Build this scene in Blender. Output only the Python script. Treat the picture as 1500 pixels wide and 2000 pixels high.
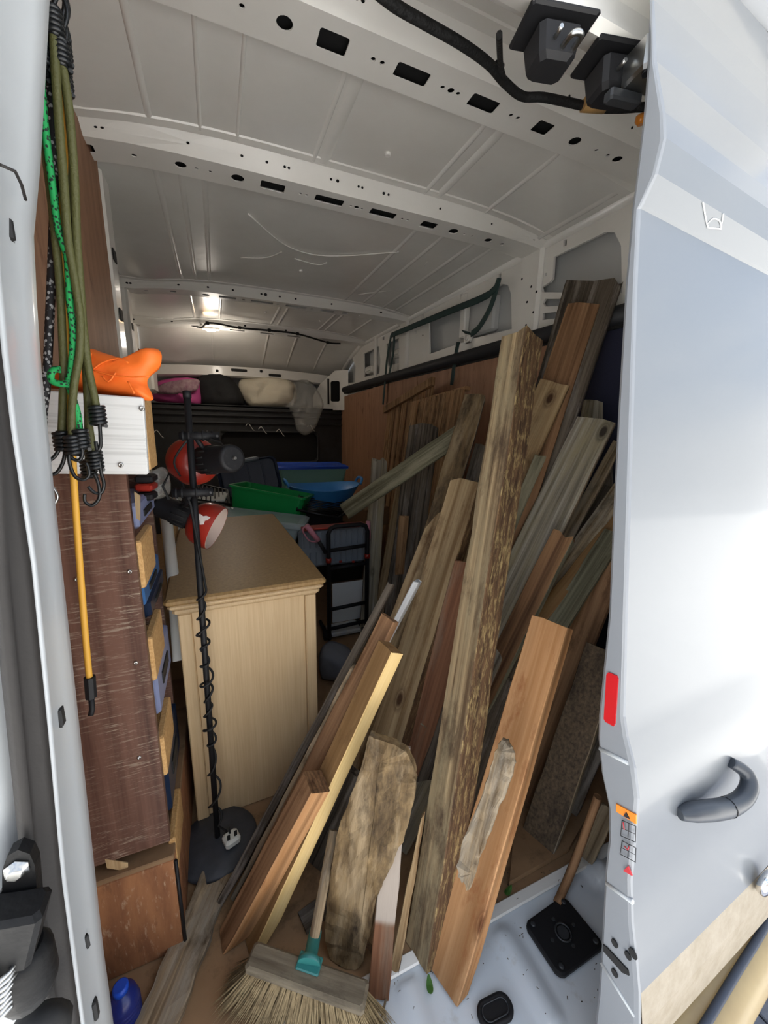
import bpy, bmesh, math, random
from mathutils import Vector, Matrix, noise
from mathutils.geometry import delaunay_2d_cdt
random.seed(7)
S = bpy.context.scene
for o in list(bpy.data.objects): bpy.data.objects.remove(o)
COL = S.collection

# ------------------------------------------------------------------ camera
FPX = 762.0; CX, CY = 750.0, 1000.0
CAM = Vector((-0.64, -0.45, 1.20))
_y = Vector((422-CX, 829-CY, FPX)).normalized()
_x = Vector((2586-CX, 872-CY, FPX)); _x = (_x-_y*_x.dot(_y)).normalized()
_z = _x.cross(_y)
ROT = Matrix((_x, _y, _z))                      # camera vector (right, down, forward) -> world
cam = bpy.data.cameras.new('camera'); camo = bpy.data.objects.new('camera', cam); COL.objects.link(camo)
cam.sensor_fit = 'HORIZONTAL'; cam.sensor_width = 36; cam.lens = FPX/1500*36; cam.clip_start = .01; cam.clip_end = 200
R, D, F = ROT.col[0], ROT.col[1], ROT.col[2]
mw = Matrix.Identity(4)
for i in range(3):
    mw[i][0] = R[i]; mw[i][1] = -D[i]; mw[i][2] = -F[i]; mw[i][3] = CAM[i]
camo.matrix_world = mw
S.camera = camo

# ------------------------------------------------------------------ light and exposure
S.view_settings.view_transform = 'Standard'; S.view_settings.look = 'None'
S.view_settings.gamma = 1; S.view_settings.use_curve_mapping = False
S.view_settings.exposure = 1.5
w = bpy.data.worlds.new('sky'); S.world = w; w.use_nodes = True
nt = w.node_tree; nt.nodes.clear()
def N(nt, t, **k):
    n = nt.nodes.new(t)
    for a, b in k.items():
        if a.startswith('i_'):
            key = a[2:]
            n.inputs[int(key) if key.isdigit() else key.replace('_', ' ')].default_value = b
        else: setattr(n, a, b)
    return n
def ramp(nt, stops, interp='LINEAR'):
    r = nt.nodes.new('ShaderNodeValToRGB'); cr = r.color_ramp; cr.interpolation = interp
    while len(cr.elements) < len(stops): cr.elements.new(.5)
    for e, (p, c) in zip(cr.elements, stops):
        e.position = p; e.color = (*c, 1) if len(c) == 3 else c
    return r
def lk(nt, a, b): nt.links.new(a, b)
tc = N(nt, 'ShaderNodeTexCoord'); sp = N(nt, 'ShaderNodeSeparateXYZ'); lk(nt, tc.outputs['Generated'], sp.inputs[0])
sky = ramp(nt, [(0, (.55, .62, .70)), (.25, (.42, .56, .78)), (1, (.16, .32, .66))]); lk(nt, sp.outputs['Z'], sky.inputs[0])
mp = N(nt, 'ShaderNodeMapping'); mp.inputs['Scale'].default_value = (2.2, 2.2, 4.5); lk(nt, tc.outputs['Generated'], mp.inputs[0])
nz = N(nt, 'ShaderNodeTexNoise', i_Scale=1.3, i_Detail=8.0, i_Roughness=.58); lk(nt, mp.outputs[0], nz.inputs['Vector'])
cl = ramp(nt, [(.40, (0, 0, 0)), (.60, (1, 1, 1))]); lk(nt, nz.outputs['Fac'], cl.inputs[0])
mx = N(nt, 'ShaderNodeMix', data_type='RGBA'); lk(nt, cl.outputs[0], mx.inputs[0]); lk(nt, sky.outputs[0], mx.inputs[6])
mx.inputs[7].default_value = (1.15, 1.15, 1.13, 1)
bg = N(nt, 'ShaderNodeBackground', i_Strength=.68); lk(nt, mx.outputs[2], bg.inputs[0])
wo = N(nt, 'ShaderNodeOutputWorld'); lk(nt, bg.outputs[0], wo.inputs[0])
sl = bpy.data.lights.new('sun', 'SUN'); sl.energy = 9.5; sl.angle = math.radians(3); sl.color = (1, .975, .94)
so = bpy.data.objects.new('sun', sl); COL.objects.link(so)
so.rotation_euler = Vector((.95, -.22, -1.1)).to_track_quat('-Z', 'Y').to_euler()

# ------------------------------------------------------------------ helpers
def ray(px, py): return ROT @ Vector((px-CX, py-CY, FPX))
def at(px, py, **k):
    """point seen at a photograph pixel, on the plane x=, y= or z=, or at depth c="""
    r = ray(px, py); (a, v), = k.items()
    if a == 'c': return CAM + r*(v/FPX)
    i = 'xyz'.index(a); return CAM + r*((v-CAM[i])/r[i])
def on_plane(px, py, p0, n):
    r = ray(px, py); return CAM + r*((p0-CAM).dot(n)/r.dot(n))
def depth(p): return (Vector(p)-CAM).dot(F)
def h(s):
    s = s.lstrip('#'); c = [int(s[i:i+2], 16)/255 for i in (0, 2, 4)]
    return tuple(x/12.92 if x <= .04045 else ((x+.055)/1.055)**2.4 for x in c)

WL = {}
def wloc(o):
    return WL.get(o.name, Vector((0, 0, 0)))
def link(o, origin, parent=None):
    COL.objects.link(o); origin = Vector(origin)
    if parent is not None:
        o.parent = parent; o.location = origin-wloc(parent)
    else: o.location = origin
    WL[o.name] = origin
def tag(o, label=None, cat=None, group=None, kind=None):
    if label: o['label'] = label
    if cat: o['category'] = cat
    if group: o['group'] = group
    if kind: o['kind'] = kind
    return o
def thing(name, loc, label, cat, group=None):
    o = bpy.data.objects.new(name, None); o.empty_display_size = .05
    link(o, loc); return tag(o, label, cat, group)

class MB:
    """collects vertices and faces of one mesh (world coordinates)"""
    def __init__(s): s.v = []; s.f = []; s.m = []; s.g = []; s.sm = []
    def vert(s, p, g=None): s.v.append(Vector(p)); s.g.append(Vector(g) if g is not None else Vector(p)); return len(s.v)-1
    def face(s, ids, m=0, sm=False): s.f.append(tuple(ids)); s.m.append(m); s.sm.append(sm)
    def build(s, name, mats, parent=None, origin=None):
        if not isinstance(mats, (list, tuple)): mats = [mats]
        if origin is None:
            lo = [min(v[i] for v in s.v) for i in range(3)]; hi = [max(v[i] for v in s.v) for i in range(3)]
            origin = Vector(((lo[0]+hi[0])/2, (lo[1]+hi[1])/2, lo[2]))
        me = bpy.data.meshes.new(name)
        me.from_pydata([v-Vector(origin) for v in s.v], [], s.f)
        for m in mats: me.materials.append(m)
        me.polygons.foreach_set('material_index', s.m); me.polygons.foreach_set('use_smooth', s.sm)
        at_ = me.attributes.new('gco', 'FLOAT_VECTOR', 'POINT')
        at_.data.foreach_set('vector', [c for g in s.g for c in g])
        me.update()
        bm = bmesh.new(); bm.from_mesh(me); bmesh.ops.recalc_face_normals(bm, faces=bm.faces); bm.to_mesh(me); bm.free()
        o = bpy.data.objects.new(name, me); link(o, origin, parent); return o
    # ---- shapes
    def box(s, c, size, rot=None, m=0, bev=0.0, taper=1.0):
        """bevelled box, centre c; rot = 3x3 matrix; taper scales the bottom"""
        c = Vector(c); hx, hy, hz = [a/2 for a in size]; rot = rot or Matrix.Identity(3)
        off = Vector((random.random()*9, random.random()*9, random.random()*9)); b = min(bev, hx*.9, hy*.9, hz*.9)
        def ring(z, ins, t):
            pts = []
            for sx, sy in ((1, 1), (-1, 1), (-1, -1), (1, -1)):
                ax, ay = (hx-ins)*t, (hy-ins)*t
                cc = [(sx*ax, sy*(ay-b)), (sx*(ax-b), sy*ay)] if b > 0 else [(sx*ax, sy*ay)]
                if sx*sy < 0: cc = cc[::-1]
                pts += cc
            return [s.vert(c+rot@Vector((x, y, z)), Vector((x, y, z))+off) for x, y in pts]
        zs = [(-hz, b, taper), (-hz+b, 0, taper), (hz-b, 0, 1), (hz, b, 1)] if b > 0 else [(-hz, 0, taper), (hz, 0, 1)]
        rs = [ring(*z) for z in zs]; n = len(rs[0])
        for a, q in zip(rs, rs[1:]):
            for i in range(n): s.face((a[i], a[(i+1) % n], q[(i+1) % n], q[i]), m)
        s.face(rs[0][::-1], m); s.face(rs[-1], m)
        return s
    def tube(s, pts, r, n=8, m=0, smooth=True, flat=None, cap=True, goff=None, smoothpath=0):
        """tube along points; r number or list; flat=(width vector, ratio) squashes it to a ribbon"""
        P = [Vector(p) for p in pts]
        if smoothpath: P = crom(P, smoothpath)
        rr = r if isinstance(r, (list, tuple)) else [r]*len(P)
        if len(rr) != len(P): rr = [rr[min(len(rr)-2, int(t_))]*(1-(t_-min(len(rr)-2, int(t_))))+rr[min(len(rr)-2, int(t_))+1]*(t_-min(len(rr)-2, int(t_))) for t_ in [i*(len(rr)-1)/(len(P)-1) for i in range(len(P))]]
        off = goff or Vector((random.random()*5, random.random()*5, random.random()*5)); prev = None; rs = []; L = 0
        for i, p in enumerate(P):
            t = (P[min(i+1, len(P)-1)]-P[max(i-1, 0)])
            t = t.normalized() if t.length > 1e-9 else Vector((0, 0, 1))
            if i: L += (p-P[i-1]).length
            if flat: u = Vector(flat[0]); u = (u-t*u.dot(t)).normalized()
            else:
                ref = prev if prev is not None else (Vector((1, 0, 0)) if abs(t.x) < .8 else Vector((0, 1, 0)))
                u = (ref-t*ref.dot(t)).normalized()
            prev = u; v = t.cross(u); k = flat[1] if flat else 1
            rs.append([s.vert(p+(u*math.cos(2*math.pi*j/n)+v*k*math.sin(2*math.pi*j/n))*rr[i],
                              off+Vector((math.cos(2*math.pi*j/n)*rr[i], math.sin(2*math.pi*j/n)*rr[i], L))) for j in range(n)])
        for a, q in zip(rs, rs[1:]):
            for j in range(n): s.face((a[j], a[(j+1) % n], q[(j+1) % n], q[j]), m, smooth)
        if cap: s.face(rs[0][::-1], m); s.face(rs[-1], m)
        return s
    def lathe(s, base, axis, prof, n=24, m=0, smooth=True, capped=(True, True)):
        """prof = [(radius, height along axis)]"""
        a = Vector(axis).normalized(); ref = Vector((0, 0, 1)) if abs(a.z) < .9 else Vector((1, 0, 0))
        u = (ref-a*ref.dot(a)).normalized(); v = a.cross(u); rs = []
        for r, z in prof:
            rs.append([s.vert(Vector(base)+a*z+(u*math.cos(2*math.pi*j/n)+v*math.sin(2*math.pi*j/n))*max(r, 1e-4)) for j in range(n)])
        for p, q in zip(rs, rs[1:]):
            for j in range(n): s.face((p[j], p[(j+1) % n], q[(j+1) % n], q[j]), m, smooth)
        if capped[0]: s.face(rs[0][::-1], m)
        if capped[1]: s.face(rs[-1], m)
        return s
    def grid(s, rows, m=0, smooth=True, closed=False):
        ids = [[s.vert(p) for p in r] for r in rows]; nn = len(ids[0])
        for a, b in zip(ids, ids[1:]):
            for j in range(nn if closed else nn-1): s.face((a[j], a[(j+1) % nn], b[(j+1) % nn], b[j]), m, smooth)
        return s
    def plate(s, outer, holes, fmap, m=0, thick=None):
        """flat plate with real holes; 2D outlines, fmap maps (u, v) to a 3D point; thick = vector"""
        pts = []; eds = []; lps = [list(outer)]+[list(x) for x in holes]; loops = []
        for lp in lps:
            b0 = len(pts); nl = len(lp); pts += [Vector(p) for p in lp]
            eds += [(b0+i, b0+(i+1) % nl) for i in range(nl)]; loops.append(list(range(b0, b0+nl)))
        vo, _, fo, ov, _, _ = delaunay_2d_cdt(pts, eds, [], 0, 1e-6)
        remap = {}
        for i, src in enumerate(ov):
            for j in src: remap[j] = i
        def inside(p, poly):
            c = False; j = len(poly)-1
            for i in range(len(poly)):
                (xi, yi), (xj, yj) = poly[i], poly[j]
                if (yi > p[1]) != (yj > p[1]) and p[0] < (xj-xi)*(p[1]-yi)/(yj-yi)+xi: c = not c
                j = i
            return c
        tris = []
        for f in fo:
            c = (sum(vo[i].x for i in f)/len(f), sum(vo[i].y for i in f)/len(f))
            if inside(c, lps[0]) and not any(inside(c, hh) for hh in lps[1:]): tris.append(tuple(f))
        base = len(s.v); co = [fmap(v.x, v.y) for v in vo]
        for c in co: s.vert(c)
        for f in tris: s.face([base+i for i in f], m)
        if thick is not None:
            b2 = len(s.v)
            for c in co: s.vert(Vector(c)+Vector(thick))
            for f in tris: s.face([b2+i for i in reversed(f)], m)
            for lp in loops:
                k = [remap[i] for i in lp]
                for i in range(len(k)):
                    a, b = k[i], k[(i+1) % len(k)]; s.face((base+a, base+b, b2+b, b2+a), m)
        return s
def crom(P, k):
    """smooth a path with k points per span"""
    out = []
    for i in range(len(P)-1):
        a, b, c, d = P[max(i-1, 0)], P[i], P[i+1], P[min(i+2, len(P)-1)]
        for j in range(k):
            t = j/k; out.append(.5*((2*b)+(c-a)*t+(2*a-5*b+4*c-d)*t*t+(3*b-a-3*c+d)*t**3))
    out.append(P[-1]); return out
def circ(u, v, r, n=14, e=1): return [(u+r*math.cos(2*math.pi*i/n), v+r*e*math.sin(2*math.pi*i/n)) for i in range(n)]
def rrect(u, v, a, b, r=.006, n=3):
    o = []
    for cx, cy, a0 in ((a/2-r, b/2-r, 0), (-a/2+r, b/2-r, 90), (-a/2+r, -b/2+r, 180), (a/2-r, -b/2+r, 270)):
        for i in range(n+1):
            t = math.radians(a0+90*i/n); o.append((u+cx+r*math.cos(t), v+cy+r*math.sin(t)))
    return o
def rotz(a): return Matrix.Rotation(math.radians(a), 3, 'Z')
def frame(a, u):
    a = Vector(a).normalized(); u = Vector(u); u = (u-a*u.dot(a)).normalized(); return a, u, u.cross(a)

# ------------------------------------------------------------------ materials
def mat(name, col, rough=.5, metal=0, spec=.5, coat=0, bump=0, bscale=40, var=0, vscale=6, col2=None, trans=0, alpha=1, vlo=.35, vhi=.7, bstretch=None):
    m = bpy.data.materials.new(name); m.use_nodes = True; t = m.node_tree; b = t.nodes['Principled BSDF']
    c = h(col) if isinstance(col, str) else col
    b.inputs['Base Color'].default_value = (*c, 1); b.inputs['Roughness'].default_value = rough
    b.inputs['Metallic'].default_value = metal; b.inputs['Specular IOR Level'].default_value = spec
    b.inputs['Coat Weight'].default_value = coat; b.inputs['Coat Roughness'].default_value = .08
    b.inputs['Transmission Weight'].default_value = trans; b.inputs['Alpha'].default_value = alpha
    tc = N(t, 'ShaderNodeTexCoord')
    if col2 is not None:
        c2 = h(col2) if isinstance(col2, str) else col2
        n = N(t, 'ShaderNodeTexNoise', i_Scale=vscale, i_Detail=6.0, i_Roughness=.65); lk(t, tc.outputs['Object'], n.inputs['Vector'])
        r = ramp(t, [(vlo, c), (vhi, c2)]); lk(t, n.outputs['Fac'], r.inputs[0]); lk(t, r.outputs[0], b.inputs['Base Color'])
    if bump:
        n = N(t, 'ShaderNodeTexNoise', i_Scale=bscale, i_Detail=3.0)
        if bstretch:
            q = N(t, 'ShaderNodeMapping'); q.inputs['Scale'].default_value = bstretch
            lk(t, tc.outputs['Object'], q.inputs[0]); lk(t, q.outputs[0], n.inputs['Vector'])
        else: lk(t, tc.outputs['Object'], n.inputs['Vector'])
        bp = N(t, 'ShaderNodeBump', i_Strength=bump, i_Distance=.01); lk(t, n.outputs['Fac'], bp.inputs['Height']); lk(t, bp.outputs[0], b.inputs['Normal'])
    return m
def wood(name, light, dark, grey=None, gamt=0.0, grain=70, stretch=2.2, rough=.75, bump=.35, stain=None, samt=.3, rings=0, fleck=None, contrast=(.3, .72), knots=None):
    """procedural timber: grain follows the gco attribute (z = along the piece)"""
    m = bpy.data.materials.new(name); m.use_nodes = True; t = m.node_tree; b = t.nodes['Principled BSDF']
    b.inputs['Roughness'].default_value = rough; b.inputs['Specular IOR Level'].default_value = .25
    A = N(t, 'ShaderNodeAttribute', attribute_name='gco'); oi = N(t, 'ShaderNodeObjectInfo')
    ad = N(t, 'ShaderNodeVectorMath', operation='ADD'); lk(t, A.outputs['Vector'], ad.inputs[0])
    ml = N(t, 'ShaderNodeMath', operation='MULTIPLY', i_1=17.0); lk(t, oi.outputs['Random'], ml.inputs[0]); lk(t, ml.outputs[0], ad.inputs[1])
    m1 = N(t, 'ShaderNodeMapping'); m1.inputs['Scale'].default_value = (grain, grain, stretch); lk(t, ad.outputs[0], m1.inputs[0])
    n1 = N(t, 'ShaderNodeTexNoise', i_Scale=1.0, i_Detail=5.0, i_Roughness=.6, i_Distortion=.25); lk(t, m1.outputs[0], n1.inputs['Vector'])
    r1 = ramp(t, [(contrast[0], h(dark)), (contrast[1], h(light))]); lk(t, n1.outputs['Fac'], r1.inputs[0])
    out = r1.outputs[0]; hgt = n1.outputs['Fac']
    if rings:
        m3 = N(t, 'ShaderNodeMapping'); m3.inputs['Scale'].default_value = (1, 1, .09); lk(t, ad.outputs[0], m3.inputs[0])
        wv = N(t, 'ShaderNodeTexWave', i_Scale=rings, i_Distortion=3.5, i_Detail=2.0, wave_type='RINGS'); wv.inputs['Detail Scale'].default_value = 1.2
        lk(t, m3.outputs[0], wv.inputs['Vector']); r3 = ramp(t, [(.05, (.55, .55, .55)), (.55, (1, 1, 1))]); lk(t, wv.outputs['Fac'], r3.inputs[0])
        q = N(t, 'ShaderNodeMix', data_type='RGBA', blend_type='MULTIPLY'); q.inputs[0].default_value = .7
        lk(t, out, q.inputs[6]); lk(t, r3.outputs[0], q.inputs[7]); out = q.outputs[2]
    def over(out, colr, amt, scale, st):
        mm = N(t, 'ShaderNodeMapping'); mm.inputs['Scale'].default_value = (scale, scale, scale*st); lk(t, ad.outputs[0], mm.inputs[0])
        nn = N(t, 'ShaderNodeTexNoise', i_Scale=1.0, i_Detail=6.0, i_Roughness=.7); lk(t, mm.outputs[0], nn.inputs['Vector'])
        c0 = .72-amt*.5; rr = ramp(t, [(c0-.1, (0, 0, 0)), (c0+.1, (1, 1, 1))]); lk(t, nn.outputs['Fac'], rr.inputs[0])
        q = N(t, 'ShaderNodeMix', data_type='RGBA'); lk(t, rr.outputs[0], q.inputs[0]); lk(t, out, q.inputs[6]); q.inputs[7].default_value = (*h(colr), 1)
        return q.outputs[2]
    if grey: out = over(out, grey, gamt, 22, .12)
    if stain: out = over(out, stain, samt, 16, .35)
    if fleck: out = over(out, fleck[0], fleck[1], 120, .25)
    if knots:
        mk = N(t, 'ShaderNodeMapping'); mk.inputs['Scale'].default_value = (9, 9, 4.2); lk(t, ad.outputs[0], mk.inputs[0])
        vo = N(t, 'ShaderNodeTexVoronoi', i_Scale=1.0); lk(t, mk.outputs[0], vo.inputs['Vector'])
        rk = ramp(t, [(.07, (1, 1, 1)), (.12, (.25, .25, .25)), (.13, (.55, .55, .55)), (.2, (0, 0, 0))]); lk(t, vo.outputs['Distance'], rk.inputs[0])
        q = N(t, 'ShaderNodeMix', data_type='RGBA'); lk(t, rk.outputs[0], q.inputs[0]); lk(t, out, q.inputs[6]); q.inputs[7].default_value = (*h(knots), 1); out = q.outputs[2]
    hv = N(t, 'ShaderNodeHueSaturation'); lk(t, out, hv.inputs['Color'])
    mr = N(t, 'ShaderNodeMapRange'); mr.inputs['To Min'].default_value = .86; mr.inputs['To Max'].default_value = 1.12; lk(t, oi.outputs['Random'], mr.inputs['Value']); lk(t, mr.outputs[0], hv.inputs['Value'])
    lk(t, hv.outputs[0], b.inputs['Base Color'])
    bp = N(t, 'ShaderNodeBump', i_Strength=bump, i_Distance=.004); lk(t, hgt, bp.inputs['Height']); lk(t, bp.outputs[0], b.inputs['Normal'])
    return m
W = {
 'post': wood('weathered_post_wood', '#a8926f', '#584632', contrast=(.36, .64), grey='#8c7e62', gamt=.35, stain='#45372a', samt=.26, grain=75, stretch=1.0, bump=.6),
 'postbark': wood('flaking_post_wood', '#6b5138', '#33241a', fleck=('#a08a5e', .26), grain=90, stretch=9, bump=.9),
 'red': wood('fresh_redwood', '#bf9368', '#97693f', rings=9, knots='#5f3a20', stain='#7a4522', samt=.12, grain=55, stretch=1.5),
 'pine': wood('sawn_pale_pine', '#e8cc92', '#d2ad6c', grain=60, stretch=1.2, bump=.15),
 'tan': wood('sawn_tan_pine', '#9c7a52', '#7a5a36', grain=60, stretch=1.2, bump=.2, stain='#5b3f22', samt=.08),
 'brown': wood('brown_timber', '#a37d5b', '#6b4c33', contrast=(.34, .68), grain=55, stretch=1.4, stain='#4c3019', samt=.15),
 'redbrown': wood('red_brown_timber', '#8f6448', '#613d29', grain=70, stretch=1.2, grey='#7d6a58', gamt=.25),
 'grey': wood('grey_weathered_timber', '#b2aa9a', '#6b6354', contrast=(.36, .64), knots='#3a332a', grey='#998e72', gamt=.35, grain=80, stretch=1.1, rings=7, bump=.5),
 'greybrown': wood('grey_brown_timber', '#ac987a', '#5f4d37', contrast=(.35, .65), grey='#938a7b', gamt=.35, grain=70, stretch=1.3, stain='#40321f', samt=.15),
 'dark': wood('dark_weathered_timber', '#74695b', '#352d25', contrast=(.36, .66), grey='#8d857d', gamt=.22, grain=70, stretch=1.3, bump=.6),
 'olive': wood('green_tinged_timber', '#86816a', '#524e3b', contrast=(.36, .66), grey='#948e77', gamt=.25, grain=80, stretch=1.0),
 'ringed': wood('ring_grained_timber', '#94704e', '#4a301c', rings=30, grain=50, stretch=1.0, bump=.7),
 'bark': wood('rough_bark', '#86704f', '#43331f', grain=45, stretch=9, bump=1.0, stain='#2e2318', samt=.22, grey='#8d7b60', gamt=.3),
 'barkedge': wood('bark_edge', '#7a5c40', '#3c2a1c', grain=60, stretch=14, bump=1.0, fleck=('#a58a5c', .2)),
 'pale': wood('pale_bare_timber', '#c2a880', '#8a6e4b', contrast=(.36, .66), knots='#4a3320', grain=55, stretch=1.2, stain='#5d4329', samt=.17, rings=6, grey='#a08c6c', gamt=.15),
 'white': wood('white_painted_timber', '#d5d6d4', '#b4b5b2', grain=50, stretch=3, stain='#7c7260', samt=.12, bump=.1),
 'slat': wood('fence_slat_wood', '#b38d66', '#7a593b', contrast=(.36, .64), grain=60, stretch=1.2, stain='#41301f', samt=.2),
 'sawdust': wood('dusty_dark_plank', '#75644e', '#40342a', grain=120, stretch=90, stain='#2c241d', samt=.25, bump=.5),
 'oak': wood('pale_oak_veneer', '#d3ba92', '#bda079', rings=2.2, grain=210, stretch=5, rough=.5, bump=.05, contrast=(.2, .85)),
 'oaktop': wood('oak_veneer_top', '#b0905f', '#8a6b42', grain=110, stretch=4, rough=.4, bump=.08, contrast=(.25, .8)),
 'ply': wood('red_brown_plywood', '#b88d6f', '#986f55', grain=22, stretch=1.6, bump=.1, rough=.55, stain='#6a432d', samt=.12),
 'plybox': wood('worn_plywood', '#a8754f', '#80553a', grain=26, stretch=5, bump=.15, stain='#60402b', samt=.14, fleck=('#c6a98c', .1)),
 'floorply': wood('dirty_floor_plywood', '#97795a', '#7d6247', grain=10, stretch=2, stain='#64503b', samt=.15, bump=.15, contrast=(.2, .8)),
 'board': wood('scratched_brown_laminate', '#6b4d40', '#462e25', rings=4, grain=40, stretch=1.2, rough=.45, bump=.15, contrast=(.35, .65)),
 'whiteboard': wood('white_grained_board', '#e2e2df', '#b2b2ae', grain=120, stretch=2, bump=.2, contrast=(.25, .5)),
 'chip': wood('raw_chipboard', '#cfa873', '#ab814e', grain=160, stretch=160, bump=.3),
}
# scratches on the brown laminate
def scratches():
    m = W['board']; t = m.node_tree; b = t.nodes['Principled BSDF']; src = b.inputs['Base Color'].links[0].from_socket
    A = N(t, 'ShaderNodeAttribute', attribute_name='gco'); mp = N(t, 'ShaderNodeMapping'); mp.inputs['Scale'].default_value = (16, 16, 210); lk(t, A.outputs['Vector'], mp.inputs[0])
    n = N(t, 'ShaderNodeTexNoise', i_Scale=1.0, i_Detail=7.0, i_Roughness=.75, i_Distortion=.6); lk(t, mp.outputs[0], n.inputs['Vector'])
    r = ramp(t, [(.53, (0, 0, 0)), (.61, (1, 1, 1))]); lk(t, n.outputs['Fac'], r.inputs[0])
    n2 = N(t, 'ShaderNodeTexNoise', i_Scale=7.0, i_Detail=3.0); lk(t, A.outputs['Vector'], n2.inputs['Vector']); r2 = ramp(t, [(.38, (0, 0, 0)), (.6, (.85, .85, .85))]); lk(t, n2.outputs['Fac'], r2.inputs[0])
    mu = N(t, 'ShaderNodeMath', operation='MULTIPLY'); lk(t, r.outputs[0], mu.inputs[0]); lk(t, r2.outputs[0], mu.inputs[1])
    q = N(t, 'ShaderNodeMix', data_type='RGBA'); lk(t, mu.outputs[0], q.inputs[0]); lk(t, src, q.inputs[6]); q.inputs[7].default_value = (*h('#a0917f'), 1); lk(t, q.outputs[2], b.inputs['Base Color'])
scratches()
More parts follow.
